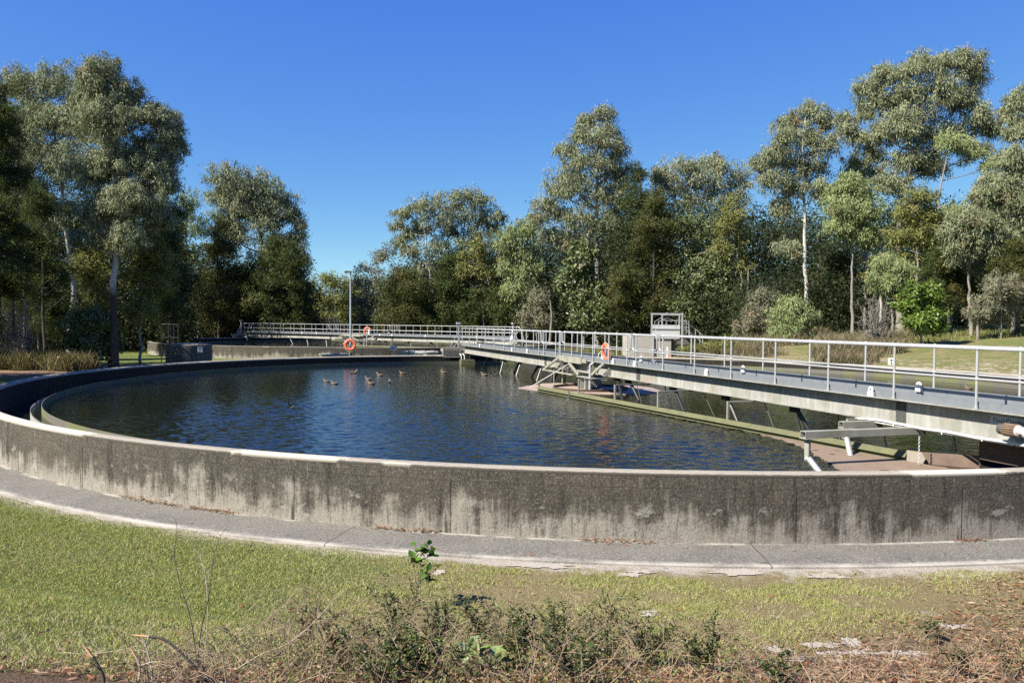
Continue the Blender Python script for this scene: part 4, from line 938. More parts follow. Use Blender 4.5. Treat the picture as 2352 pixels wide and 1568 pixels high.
def tree(name, label, spec, Y, trunk, lobes, seed, bark='grey', r0=0.18, dens=1.0, group=None, cat='tree', gloss=False, twigs=7, leafscale=1.0, foot=None):
    """trunk: picture points from base upwards (base is dropped on to the ground); lobes: picture ellipses (cx, cy, rx, ry) that the crown fills"""
    rnd = random.Random(seed); rg = np.random.default_rng(seed)
    ca, cb, cc, share, LL, LWd, spread, rc, per = SPEC[spec]
    k = min(max(Y / 52.0, 0.75), 2.1)
    base = plant_at(trunk[0][0], trunk[0][1], Y) if foot is None else np.array(foot)
    root = thing(name, tuple(base), label, cat, group)
    yaw = 0.0
    T = [np.zeros(3)] + [np.array(at(x, y, Y=Y)) + np.array([0, rnd.gauss(0, 0.25), 0]) - base for x, y in trunk[1:]]
    T = np.array(T)
    T = T[np.concatenate([[True], np.diff(T[:, 2]) > 0.02])] if len(T) > 1 else T
    tb = MB()
    Z = np.linspace(0, T[-1, 2], 14); TX = np.stack([np.interp(Z, T[:, 2], T[:, i]) for i in (0, 1)] + [Z], 1)
    TX[1:-1, :2] += rg.normal(size=(12, 2)) * 0.05
    TR_ = np.linspace(r0, max(0.025, r0 * 0.18), 14); TR_[0] *= 1.25
    tb.tube(np.concatenate([[TX[0] - [0, 0, 0.3]], TX]), np.concatenate([[TR_[0] * 1.1], TR_]), 10, False)
    Vs, Fs, Cs, nv = [], [], [], 0
    for (lx, ly, lrx, lry) in lobes:
        c = np.array(at(lx, ly, Y=Y)) - base; m = Y / FPX
        rx, rz = lrx * m * 1.15, lry * m * 1.13; ry = 0.42 * (rx + rz)
        c[1] += rnd.uniform(-0.5, 0.5) * rx
        rm = (rx * rz * ry) ** (1 / 3.0); rck = rc * min(k, 1.5) * min(1.0, 0.45 + rm * 0.3)
        n = max(6, int(4 * PI * rm * rm * dens * (2.3 if spec.startswith('gum') else 1.3 if spec.startswith('sheoak') else 1.45) / (rck * rck * 2.3)))
        u = unit(rg.normal(size=(n * 2, 3))); keep = (u[:, 2] > -0.45) | (rg.random(n * 2) < 0.35); u = u[keep][:n]
        rad_ = (rg.random(len(u)) ** 0.5) * rg.uniform(0.72, 1.26, len(u))
        cl = c + u * rad_[:, None] * np.array([rx, ry, rz])
        gone = cl[:, 2] < 0.3; cl[gone, 2] = 0.3 + rg.random(gone.sum()) * 0.5
        # limbs
        zt = np.clip(c[2] - (0.9 * rz + 0.25 * np.linalg.norm(c[:2] - np.array([np.interp(c[2], TX[:, 2], TX[:, 0]), np.interp(c[2], TX[:, 2], TX[:, 1])]))), 0.25 * TX[-1, 2], TX[-1, 2])
        att = np.array([np.interp(zt, TX[:, 2], TX[:, 0]), np.interp(zt, TX[:, 2], TX[:, 1]), zt])
        ra = float(np.interp(zt, TX[:, 2], TR_)); br = min(ra * 0.75, (0.05 + 0.032 * rm) if spec.startswith('gum') else 0.03 + 0.02 * rm)
        low = c - np.array([0, 0, rz * 0.35]); branch(tb, att, low, br, br * 0.55, rnd, 0.15, 6)
        for q in cl[rg.permutation(len(cl))[:min(len(cl), twigs + (4 if spec.startswith('gum') else 0))]]: branch(tb, low, q, br * 0.55, 0.016 * k, rnd, 0.1, 4, 4)
        # leaves
        nl = int(1.2 * per / (k ** 1.1)); N = len(cl) * nl
        cen = np.repeat(cl, nl, 0); rr_ = rck * np.repeat(rg.uniform(0.65, 1.25, len(cl)), nl)[:, None]
        if spec.startswith('gum'):
            off = rg.normal(size=(N, 3)) * [0.40, 0.40, 0.36]; off[:, 2] -= 0.22 + 0.45 * np.linalg.norm(off[:, :2], axis=1)
            d = unit(rg.normal(size=(N, 3)) * spread + [0, 0, -0.85])
        elif spec.startswith('sheoak'):
            off = unit(rg.normal(size=(N, 3))) * (rg.random((N, 1)) ** 0.5) * [0.82, 0.82, 0.62]
            d = unit(off * 1.0 + rg.normal(size=(N, 3)) * 0.45 + [0, 0, 0.25])
        else:
            off = unit(rg.normal(size=(N, 3))) * (rg.random((N, 1)) ** 0.5) * 0.9
            d = unit(rg.normal(size=(N, 3)) * spread * 0.6 + off * 0.6 + [0, 0, -0.15])
        pos_ = cen + off * rr_
        L = LL * k * leafscale * rg.uniform(0.6, 1.3, N); Wd = LWd * k * leafscale * rg.uniform(0.7, 1.3, N)
        out_ = unit(off) * 0.9 + np.repeat(u, nl, 0) * 0.8 + rg.normal(size=(N, 3)) * 0.55
        V, F = leaf_quads(pos_, d, L, Wd, rg, out_)
        f = np.clip(np.repeat(rg.random(len(cl)), nl) * 0.65 + rg.random(N) * 0.5 - 0.05, 0, 1)[:, None]
        col = np.array(ca) * (1 - f) + np.array(cb) * f
        od = np.repeat(rg.random(len(cl)) < share * 0.6, nl) | (rg.random(N) < share * 0.5)
        col[od] = np.array(cc) * rg.uniform(0.6, 1.1, (od.sum(), 1))
        Vs.append(V); Fs.append(F + nv); Cs.append(np.repeat(col, 4, 0)); nv += len(V)
    tr = tb.build('trunk', BARK[bark], root, True, 80)
    mesh_np('crown', np.concatenate(Vs), np.concatenate(Fs), M_GLOSS if gloss else M_LEAF, root, np.concatenate(Cs))
    return root

GUM = 'gum trees'; SHE = 'dark she-oak trees'
# --- left-hand stand
tree('she_oak', 'almost black tall she-oak cut by the left edge of the picture', 'sheoak', 44, [(-14, 840), (-10, 500), (0, 190)], [(-10, 270, 36, 80), (-12, 400, 50, 90), (0, 520, 62, 80), (5, 640, 62, 70), (-40, 560, 60, 120)], 1, 'dark', 0.22, 1.1, SHE)
tree('gum_tree', 'tall leaning gum at left whose grey trunk forks beside the big trunk', 'gum', 60, [(160, 800), (158, 640), (152, 520), (140, 430), (125, 330), (115, 230)], [(40, 190, 42, 42), (118, 185, 48, 46), (70, 260, 62, 60), (150, 275, 70, 62), (30, 300, 40, 60), (90, 350, 66, 56), (170, 380, 56, 52), (70, 430, 52, 50), (120, 480, 46, 40), (175, 500, 40, 30), (100, 560, 36, 26)], 2, 'white', 0.23, 0.95, GUM)
tree('gum_tree', 'tallest left gum with smooth white trunk, black at its base', 'gum', 46.5, [(262, 838), (261, 700), (260, 560), (266, 450), (252, 330), (240, 200)], [(240, 178, 52, 38), (195, 205, 40, 36), (296, 218, 36, 42), (280, 275, 62, 46), (215, 280, 56, 56), (345, 262, 26, 30), (378, 280, 30, 40), (345, 335, 50, 46), (392, 320, 26, 36), (285, 365, 66, 52), (215, 385, 58, 50), (365, 405, 44, 40), (310, 455, 60, 46), (235, 470, 48, 40), (385, 420, 22, 24), (350, 490, 36, 30), (200, 545, 34, 24), (300, 545, 40, 28)], 3, 'sock', 0.235, 0.95, GUM)
tree('young_tree', 'spindly yellow-green young tree right of the big left trunk', 'wattle', 48.5, [(322, 815), (325, 640), (335, 540)], [(330, 560, 40, 46), (310, 630, 44, 46), (350, 650, 36, 50), (320, 710, 46, 40), (365, 600, 30, 40)], 4, 'grey', 0.09, 0.75, 'understorey trees at left')
tree('young_tree', 'spindly yellow-green young tree between the two left gum trunks', 'wattle', 50, [(212, 815), (215, 660), (205, 560)], [(215, 570, 36, 36), (205, 640, 40, 44), (225, 700, 36, 40), (190, 610, 26, 40)], 5, 'grey', 0.09, 0.75, 'understorey trees at left')
tree('she_oak', 'dark she-oak filling the shade behind the white left trunk', 'sheoak', 66, [(395, 805), (398, 560), (400, 470)], [(398, 500, 34, 44), (385, 570, 44, 50), (405, 640, 46, 56), (380, 710, 50, 50), (345, 620, 36, 60)], 6, 'dark', 0.14, 1.0, SHE)
tree('she_oak', 'dark she-oak in deep shade left of the forked gum', 'sheoak', 55, [(90, 815), (92, 600), (90, 440)], [(88, 470, 40, 50), (70, 560, 50, 60), (110, 640, 50, 60), (60, 700, 60, 60), (140, 720, 50, 50)], 7, 'dark', 0.14, 1.0, SHE)
tree('broadleaf_shrub', 'leafy green bush at the foot of the big left trunk', 'broad', 46.8, [(205, 835), (204, 780), (205, 740)], [(190, 745, 34, 28), (222, 740, 30, 34), (176, 785, 30, 30), (210, 790, 40, 34), (238, 790, 24, 34)], 8, 'grey', 0.05, 0.9, 'bushes at left', 'bush', True)
# --- second stand, beyond the far tank
tree('gum_tree', 'round-headed gum above the dark trees behind the far tank', 'gum', 106, [(606, 790), (604, 640), (600, 560), (596, 430)], [(540, 412, 54, 34), (600, 425, 44, 36), (500, 440, 34, 34), (640, 455, 36, 34), (668, 490, 32, 26), (690, 512, 16, 18), (560, 470, 50, 36), (620, 510, 36, 30), (676, 545, 28, 28), (690, 590, 22, 32), (672, 640, 30, 30), (520, 500, 36, 32), (580, 450, 60, 40), (632, 560, 44, 40), (540, 535, 40, 32), (600, 480, 60, 40), (655, 600, 40, 44)], 9, 'grey', 0.3, 0.80, GUM)
tree('gum_tree', 'thin airy gum at the left of the far tank', 'gumgreen', 98, [(428, 795), (428, 640), (432, 470)], [(432, 462, 30, 28), (415, 510, 28, 28), (446, 520, 28, 30), (424, 570, 28, 28), (450, 590, 22, 26), (415, 640, 26, 34)], 10, 'grey', 0.14, 0.55, GUM)
tree('she_oak', 'pointed dark she-oak with olive tips behind the far tank', 'sheoakbrown', 101, [(503, 795), (502, 620), (500, 510)], [(500, 530, 28, 36), (480, 575, 40, 34), (522, 580, 36, 36), (495, 630, 52, 40), (475, 690, 46, 44), (525, 690, 46, 44), (500, 745, 56, 34)], 12, 'dark', 0.2, 1.0, SHE)
tree('she_oak', 'dense dark she-oak at the right end of that stand', 'sheoak', 102, [(640, 795), (642, 640), (645, 560)], [(645, 570, 30, 34), (610, 605, 44, 34), (670, 610, 34, 36), (640, 655, 56, 40), (600, 690, 44, 40), (680, 680, 30, 44), (640, 730, 60, 40), (690, 740, 22, 26)], 13, 'dark', 0.2, 1.05, SHE)
tree('she_oak', 'dark low she-oak between the two taller ones behind the far tank', 'sheoak', 104, [(562, 795), (562, 700), (562, 620)], [(562, 640, 40, 36), (560, 700, 46, 40), (566, 750, 46, 30), (440, 700, 34, 46), (455, 750, 40, 30)], 14, 'dark', 0.18, 1.0, SHE)
# --- low far trees in the gap
tree('wattle_tree', 'low yellowish tree in the gap, left of the lamp post', 'wattle', 128, [(738, 790), (738, 720), (740, 660)], [(740, 645, 26, 16), (715, 665, 22, 20), (765, 650, 26, 18), (735, 690, 40, 26), (770, 690, 30, 28), (745, 730, 46, 24)], 15, 'grey', 0.14, 0.9, 'low trees in the gap')
tree('wattle_tree', 'low yellowish tree in the gap, directly behind the lamp post', 'wattle', 132, [(800, 790), (800, 720), (800, 660)], [(790, 655, 24, 18), (815, 650, 22, 20), (800, 690, 36, 28), (830, 680, 24, 26), (805, 730, 40, 24)], 16, 'grey', 0.14, 0.9, 'low trees in the gap')
tree('wattle_tree', 'pale feathery shrub low behind the far bridge left of the lamp post', 'grey', 120, [(712, 795), (712, 740), (712, 715)], [(705, 725, 22, 20), (730, 745, 26, 20), (770, 750, 30, 18), (690, 745, 18, 20)], 17, 'grey', 0.08, 0.9, 'low trees in the gap', 'bush')
tree('paperbark', 'grey scraggy tree right of the lamp post', 'grey', 112, [(862, 790), (858, 700), (852, 620)], [(848, 618, 26, 22), (872, 592, 24, 20), (892, 578, 18, 16), (838, 655, 26, 26), (868, 650, 28, 30), (845, 700, 30, 30), (872, 720, 30, 30), (835, 740, 30, 22)], 18, 'grey', 0.16, 0.6, None)
# --- middle stand
tree('gum_tree', 'gum with spreading white limbs at the left of the middle stand', 'gum', 104, [(998, 790), (996, 680), (984, 600), (975, 520), (965, 470)], [(962, 475, 40, 24), (925, 482, 20, 18), (912, 512, 16, 14), (935, 530, 28, 20), (1000, 462, 36, 24), (915, 550, 18, 16), (960, 520, 30, 24), (1010, 505, 32, 28), (945, 575, 26, 24), (1000, 560, 30, 26), (975, 615, 26, 22)], 19, 'white', 0.24, 0.6, GUM)
tree('gum_tree', 'gum with brownish domed crown right of the white-limbed one', 'gum', 106, [(1058, 790), (1060, 640), (1062, 560), (1075, 470)], [(1075, 446, 40, 20), (1048, 468, 28, 22), (1105, 470, 30, 24), (1068, 500, 44, 24), (1112, 500, 24, 24), (1040, 530, 22, 22), (1095, 540, 34, 24), (1150, 492, 18, 16), (1135, 520, 20, 20)], 20, 'grey', 0.22, 0.62, GUM)
tree('she_oak', 'rounded dark she-oak at the left foot of the middle stand', 'sheoakbrown', 101, [(920, 795), (920, 690), (922, 630)], [(925, 632, 34, 22), (900, 665, 34, 28), (945, 665, 36, 30), (915, 710, 44, 34), (955, 715, 40, 34), (900, 745, 36, 26)], 21, 'dark', 0.18, 1.0, SHE)
tree('she_oak', 'dark she-oak under the brownish domed gum', 'sheoak', 101, [(1030, 795), (1030, 690), (1032, 600)], [(1032, 610, 28, 30), (1015, 655, 36, 32), (1050, 660, 34, 34), (1005, 705, 40, 36), (1045, 715, 44, 36), (1080, 730, 30, 34), (990, 745, 30, 26)], 22, 'dark', 0.18, 1.0, SHE)
tree('wattle_tree', 'olive-yellow tree in the middle stand with kinked pale trunk', 'wattle', 99, [(1148, 775), (1138, 700), (1120, 640), (1098, 560)], [(1075, 580, 28, 26), (1105, 575, 34, 28), (1090, 620, 36, 28), (1130, 620, 30, 28), (1118, 670, 28, 26), (1060, 630, 22, 22)], 23, 'white', 0.13, 0.8, None)
tree('gum_tree', 'light green drooping gum in the middle stand', 'gumgreen', 97, [(1200, 785), (1200, 680), (1196, 590), (1190, 520)], [(1185, 525, 34, 26), (1160, 550, 26, 24), (1215, 530, 30, 30), (1190, 575, 42, 32), (1165, 610, 30, 30), (1215, 610, 32, 32), (1195, 660, 36, 30), (1225, 500, 26, 22), (1170, 655, 24, 26)], 24, 'grey', 0.2, 0.72, GUM)
tree('she_oak', 'dark she-oak beneath the light green drooping gum', 'sheoak', 99, [(1110, 795), (1110, 720), (1110, 660)], [(1105, 680, 34, 30), (1135, 700, 34, 34), (1100, 730, 44, 32), (1160, 720, 40, 36), (1190, 735, 36, 30)], 25, 'dark', 0.16, 1.0, SHE)
tree('grey_shrub', 'tall grey-green shrub in front of the middle stand', 'grey', 92, [(1232, 785), (1232, 740), (1232, 690)], [(1232, 690, 28, 26), (1218, 725, 30, 28), (1245, 735, 28, 28), (1228, 755, 34, 18)], 26, 'grey', 0.1, 0.9, None, 'bush')
tree('gum_tree', 'tallest gum of the middle stand, tapering to a point', 'gum', 82, [(1372, 780), (1372, 640), (1370, 480), (1374, 360), (1378, 270)], [(1378, 256, 26, 18), (1352, 275, 26, 20), (1400, 290, 28, 26), (1335, 310, 34, 26), (1378, 320, 44, 34), (1420, 335, 26, 28), (1305, 345, 28, 24), (1345, 370, 48, 34), (1405, 380, 44, 36), (1300, 395, 34, 32), (1430, 400, 20, 30), (1275, 430, 26, 24), (1325, 430, 46, 36), (1385, 440, 50, 36), (1428, 455, 22, 28), (1252, 462, 26, 18), (1285, 480, 36, 30), (1345, 500, 48, 34), (1402, 510, 40, 32), (1235, 495, 18, 16), (1270, 535, 34, 22), (1320, 560, 30, 24)], 27, 'grey', 0.34, 0.8, GUM, twigs=9)
tree('broadleaf_tree', 'leafy broadleaf tree with pale shiny foliage behind the bridge rails', 'broad', 78, [(1342, 785), (1342, 690), (1332, 600)], [(1328, 570, 24, 20), (1350, 590, 24, 22), (1318, 615, 30, 26), (1345, 640, 34, 26), (1300, 650, 26, 24), (1370, 670, 30, 26), (1330, 690, 36, 28), (1380, 715, 36, 26), (1345, 735, 40, 26), (1395, 745, 26, 20)], 28, 'grey', 0.14, 0.72, None, 'tree', True, leafscale=1.15)
tree('she_oak', 'tall pointed dark green she-oak beside the tallest middle gum', 'sheoak', 80, [(1470, 780), (1470, 560), (1468, 400)], [(1468, 405, 18, 26), (1458, 455, 28, 34), (1480, 470, 26, 34), (1455, 530, 34, 40), (1488, 540, 30, 40), (1450, 610, 36, 46), (1480, 690, 40, 50), (1440, 690, 36, 50)], 29, 'dark', 0.24, 1.05, SHE)
tree('she_oak', 'wide olive-brown she-oak left of the steel lifting frame', 'sheoakbrown', 74, [(1500, 780), (1500, 640), (1502, 480)], [(1502, 470, 28, 30), (1490, 520, 38, 32), (1525, 530, 30, 34), (1480, 575, 40, 34), (1520, 585, 40, 36), (1440, 640, 36, 28), (1470, 650, 44, 34), (1530, 640, 34, 34), (1425, 690, 34, 30), (1470, 710, 44, 34), (1520, 700, 38, 38)], 30, 'dark', 0.22, 1.0, SHE)
tree('gum_tree', 'flat-topped pale gum behind the steel lifting frame', 'gum', 86, [(1590, 780), (1588, 620), (1582, 500), (1578, 420)], [(1570, 380, 46, 28), (1530, 392, 32, 24), (1620, 365, 40, 26), (1655, 385, 36, 28), (1600, 415, 50, 30), (1545, 425, 36, 28), (1650, 425, 40, 30), (1695, 410, 24, 30), (1505, 400, 18, 18), (1690, 455, 24, 26), (1580, 460, 44, 26)], 31, 'grey', 0.24, 0.66, GUM)
tree('gum_tree', 'pale blue-green sapling gum below the flat-topped gum', 'gumgreen', 78, [(1585, 780), (1585, 640), (1575, 530)], [(1575, 505, 36, 26), (1555, 535, 26, 24), (1605, 530, 28, 26), (1590, 570, 30, 26)], 32, 'white', 0.1, 0.7, GUM)
tree('wattle_tree', 'olive-yellow tree with thin pale stems right of the lifting frame', 'wattle', 72, [(1705, 780), (1700, 640), (1680, 520)], [(1668, 480, 30, 30), (1690, 510, 36, 28), (1655, 530, 28, 28), (1700, 555, 30, 30), (1665, 580, 34, 28), (1700, 610, 26, 26)], 33, 'white', 0.11, 0.78, None)
tree('broadleaf_tree', 'dark green bushy tree directly above the stair rails', 'broad', 72, [(1620, 780), (1620, 680), (1618, 620)], [(1605, 610, 34, 26), (1640, 620, 30, 28), (1590, 655, 34, 30), (1630, 670, 40, 32), (1575, 705, 32, 32), (1620, 725, 46, 30), (1665, 690, 34, 36), (1680, 740, 40, 26)], 34, 'dark', 0.12, 0.85, None, 'tree', False, leafscale=0.9)
# --- right-hand stand
tree('gum_tree', 'slender gum with one straight pale trunk right of centre', 'gum', 63, [(1848, 775), (1847, 660), (1846, 540), (1845, 450), (1838, 340), (1850, 260)], [(1862, 252, 40, 24), (1818, 275, 32, 26), (1895, 275, 22, 24), (1795, 315, 30, 30), (1850, 305, 46, 34), (1900, 325, 24, 30), (1770, 350, 36, 24), (1815, 370, 44, 32), (1872, 375, 36, 34), (1745, 375, 24, 24), (1765, 410, 36, 28), (1825, 425, 40, 30), (1885, 430, 24, 30), (1795, 470, 30, 24), (1810, 560, 30, 16)], 35, 'white', 0.20, 0.68, GUM, twigs=9)
tree('gum_tree', 'thin open gum between the slender gum and the giant one', 'gum', 66, [(1990, 775), (1985, 560), (1975, 420), (1965, 320)], [(1955, 265, 30, 22), (1985, 250, 26, 22), (1940, 300, 24, 22), (1975, 310, 36, 28), (2010, 345, 32, 30), (1960, 370, 30, 26), (2000, 400, 36, 30)], 36, 'grey', 0.16, 0.6, GUM)
tree('gum_tree', 'giant broad-crowned gum, highest of all, at right', 'gum', 60, [(2068, 775), (2062, 600), (2066, 470), (2085, 380), (2110, 280)], [(2000, 190, 34, 26), (2055, 165, 42, 26), (2110, 150, 46, 32), (2165, 140, 40, 26), (2215, 135, 36, 28), (2245, 165, 24, 40), (2030, 225, 46, 34), (2095, 215, 56, 42), (2160, 210, 56, 44), (2215, 225, 44, 44), (2060, 290, 50, 40), (2130, 290, 56, 42), (2205, 300, 46, 38), (2255, 275, 30, 36), (2025, 300, 26, 28), (2090, 360, 48, 36), (2150, 370, 44, 30), (2050, 420, 40, 30), (2285, 290, 22, 20), (2250, 340, 28, 24), (2310, 255, 18, 16)], 37, 'grey', 0.32, 0.82, GUM, twigs=10)
tree('gum_tree', 'gum with bare leaning brown limbs under the giant crown', 'gumgreen', 58, [(2180, 770), (2175, 560), (2150, 450), (2185, 330)], [(2185, 320, 30, 26), (2235, 340, 30, 26), (2270, 370, 22, 20), (2205, 480, 34, 24), (2165, 500, 28, 24)], 38, 'grey', 0.17, 0.55, GUM, twigs=11)
tree('wattle_tree', 'fresh light green feathery tree left of the giant gum', 'gumgreen', 60, [(1958, 775), (1958, 620), (1955, 480)], [(1950, 415, 36, 26), (1928, 440, 28, 26), (1975, 440, 32, 28), (1940, 475, 42, 28), (1980, 485, 34, 30), (1930, 510, 34, 26), (1965, 525, 42, 28), (1990, 540, 24, 26)], 39, 'grey', 0.13, 0.95, None)
tree('wattle_tree', 'olive tree in front of the giant gum trunk', 'wattle', 57, [(2100, 775), (2100, 600), (2100, 470)], [(2102, 455, 34, 30), (2085, 495, 36, 30), (2125, 505, 34, 30), (2070, 545, 36, 30), (2110, 555, 42, 32), (2090, 600, 40, 30)], 40, 'grey', 0.14, 0.8, None)
tree('she_oak', 'dark round she-oak right of the giant gum trunk', 'sheoak', 56, [(2180, 770), (2180, 640), (2178, 560)], [(2170, 560, 36, 32), (2200, 590, 34, 34), (2155, 610, 38, 34), (2190, 640, 44, 36), (2220, 660, 30, 36), (2160, 670, 40, 34)], 41, 'dark', 0.16, 1.0, SHE)
tree('gum_tree', 'gum cut off by the right edge of the picture', 'gum', 54, [(2330, 765), (2330, 560), (2332, 400), (2345, 260)], [(2345, 225, 24, 30), (2350, 290, 30, 34), (2320, 360, 30, 28), (2350, 380, 36, 36), (2290, 420, 42, 30), (2335, 450, 46, 36), (2255, 440, 32, 26), (2290, 480, 44, 32), (2345, 520, 36, 38), (2300, 560, 40, 34), (2270, 610, 36, 30)], 42, 'grey', 0.2, 1.15, GUM)
tree('gum_tree', 'bushy drooping gum below the bare leaning limbs at right', 'gum', 53, [(2232, 765), (2232, 640), (2235, 540)], [(2215, 500, 34, 24), (2250, 510, 36, 28), (2190, 525, 26, 22), (2225, 545, 40, 28), (2265, 555, 34, 30), (2205, 570, 26, 24)], 43, 'grey', 0.13, 1.05, GUM)
tree('she_oak', 'dark olive she-oak at the far right edge', 'sheoakbrown', 52, [(2335, 762), (2335, 640), (2335, 560)], [(2335, 575, 36, 34), (2310, 615, 34, 32), (2350, 640, 30, 40), (2320, 670, 36, 30)], 44, 'dark', 0.15, 1.0, SHE)
tree('grey_shrub', 'grey-green scrubby thicket on the grass at far right', 'grey', 50, [(2300, 755), (2300, 710), (2298, 670)], [(2290, 660, 40, 28), (2330, 690, 34, 34), (2270, 695, 36, 30), (2305, 725, 46, 24), (2250, 720, 28, 24)], 45, 'grey', 0.06, 0.75, None, 'bush')
tree('broadleaf_shrub', 'bright green glossy bush on the right-hand slope', 'bright', 48, [(2118, 775), (2118, 730), (2115, 690)], [(2105, 672, 28, 20), (2135, 675, 22, 20), (2090, 700, 24, 22), (2125, 710, 36, 26), (2150, 720, 22, 24), (2105, 740, 32, 22), (2140, 750, 26, 18)], 46, 'grey', 0.06, 0.95, None, 'bush', True, leafscale=1.15)
tree('green_shrub', 'rounded green shrub at the edge of the trees right of centre', 'gumgreen', 56, [(1822, 782), (1822, 740), (1820, 700)], [(1822, 695, 30, 22), (1795, 720, 30, 26), (1845, 725, 26, 26), (1815, 750, 40, 22)], 47, 'grey', 0.06, 1.0, None, 'bush')
tree('green_shrub', 'dull green bush left of the rounded shrub under the trees', 'grey', 60, [(1755, 785), (1755, 740), (1752, 700)], [(1752, 690, 30, 28), (1735, 725, 34, 26), (1770, 740, 30, 26), (1720, 755, 30, 20)], 48, 'grey', 0.06, 0.8, None, 'bush')
tree('she_oak', 'brown-tinged she-oak behind the slender pale trunk', 'sheoakbrown', 68, [(1925, 778), (1925, 680), (1922, 600)], [(1925, 610, 30, 30), (1905, 650, 34, 32), (1945, 655, 32, 34), (1920, 700, 42, 34), (1890, 710, 28, 30)], 49, 'dark', 0.14, 0.9, SHE)
tree('gum_tree', 'leafy young gum below the olive tree at right', 'gumgreen', 54, [(2048, 775), (2045, 680), (2040, 590)], [(2035, 600, 34, 26), (2065, 620, 30, 28), (2020, 640, 34, 28), (2060, 665, 36, 26)], 50, 'grey', 0.1, 0.8, GUM)
tree('scrambling_shrub', 'tangled green scrub growing over the far rim beyond the bridge', 'wattle', 51.5, [(1640, 812), (1640, 800), (1640, 790)], [(1625, 800, 26, 14), (1660, 796, 30, 18), (1690, 800, 22, 16), (1600, 806, 20, 10), (1575, 803, 22, 9)], 51, 'grey', 0.04, 1.2, None, 'bush', leafscale=0.6)

# --- trees outside the picture at left whose shade falls on the left of the tank
for i, (x, y, h) in enumerate(((-25.5, 30, 11), (-24.5, 25, 11), (-27.5, 35.5, 11), (-22.5, 20, 9), (-29, 27, 13), (-32, 34, 13), (-35, 44, 15))):
    root = thing('shade_tree', (x, y, ground_at(x, y)), 'tall dark tree standing outside the frame, shading the tank', 'tree', 'shading trees outside the frame')
    rg = np.random.default_rng(200 + i); n = 9000
    u = unit(rg.normal(size=(260, 3))) * (rg.random((260, 1)) ** 0.45) * [3.6, 3.6, h * 0.36] + [0, 0, h * 0.62]
    cen = np.repeat(u, 36, 0)[:n]; n = len(cen); pos_ = cen + rg.normal(size=(n, 3)) * 0.45
    V, F = leaf_quads(pos_, unit(rg.normal(size=(n, 3)) + [0, 0, -0.5]), rg.uniform(0.3, 0.6, n), rg.uniform(0.08, 0.16, n), rg)
    mesh_np('crown', V, F, M_LEAF, root, np.repeat(rg.uniform(0.035, 0.07, (n, 1)) * [0.9, 1.1, 0.4], 4, 0))
    tb = MB(); tb.tube([(0, 0, -0.3), (0.1, 0, h * 0.5), (0, 0.1, h * 0.85)], [0.25, 0.16, 0.05], 8, False); tb.build('trunk', BARK['dark'], root)

# --- the wood behind, which reads as one dark mass
def wood(polys, seed, label):
    """leaf clouds under a picture profile [(x, top y)], at a range of depths"""
    rg = np.random.default_rng(seed); Vs, Fs, Cs, nv = [], [], [], 0; tb = MB()
    for (xs, ys, Y0, Y1, n) in polys:
        nc = n // 22; px = rg.uniform(xs[0], xs[-1], nc); top = np.interp(px, xs, ys) + rg.normal(size=nc) * 9; py = top + (805 - top) * rg.random(nc) ** 0.8
        Y = rg.uniform(Y0, Y1, nc)
        P = np.array([at(a, b, Y=c) for a, b, c in zip(px, py, Y)]); g = gz(P[:, 0], P[:, 1]); P[:, 2] = np.maximum(P[:, 2], g + 0.5)
        k = Y.mean() / 52
        cen = np.repeat(P, 70, 0); N = len(cen); pos_ = cen + rg.normal(size=(N, 3)) * 0.55 * k
        V, F = leaf_quads(pos_, unit(rg.normal(size=(N, 3)) + [0, 0, -0.3]), rg.uniform(0.16, 0.34, N) * k, rg.uniform(0.05, 0.10, N) * k, rg)
        f = np.repeat(rg.random(nc), 70)[:, None]; col = np.array([0.012, 0.019, 0.007]) * (1 - f) + np.array([0.044, 0.056, 0.021]) * f  # leaf colour darkened to paint in the deep shade of the wood
        Vs.append(V); Fs.append(F + nv); Cs.append(np.repeat(col, 4, 0)); nv += len(V)
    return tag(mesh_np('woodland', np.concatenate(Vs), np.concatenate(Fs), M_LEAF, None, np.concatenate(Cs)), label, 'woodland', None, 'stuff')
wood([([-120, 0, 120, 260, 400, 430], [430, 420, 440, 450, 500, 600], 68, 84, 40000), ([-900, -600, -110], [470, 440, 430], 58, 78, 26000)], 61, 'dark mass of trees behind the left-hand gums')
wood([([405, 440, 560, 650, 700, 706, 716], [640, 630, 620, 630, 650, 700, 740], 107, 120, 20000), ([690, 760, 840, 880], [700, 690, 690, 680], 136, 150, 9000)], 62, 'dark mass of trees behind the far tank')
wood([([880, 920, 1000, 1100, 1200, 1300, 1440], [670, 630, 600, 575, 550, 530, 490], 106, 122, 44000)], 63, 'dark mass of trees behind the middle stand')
wood([([1400, 1500, 1600, 1700, 1800, 1900, 2000, 2200, 2300, 2420], [490, 460, 480, 490, 490, 490, 480, 480, 480, 460], 74, 96, 72000), ([2420, 2700, 3100], [460, 440, 470], 62, 80, 16000), ([1690, 1900, 2080, 2240], [660, 630, 650, 670], 61, 72, 20000), ([1570, 1640, 1700], [670, 660, 650], 70, 78, 6000)], 64, 'dark mass of trees behind the right-hand stand')

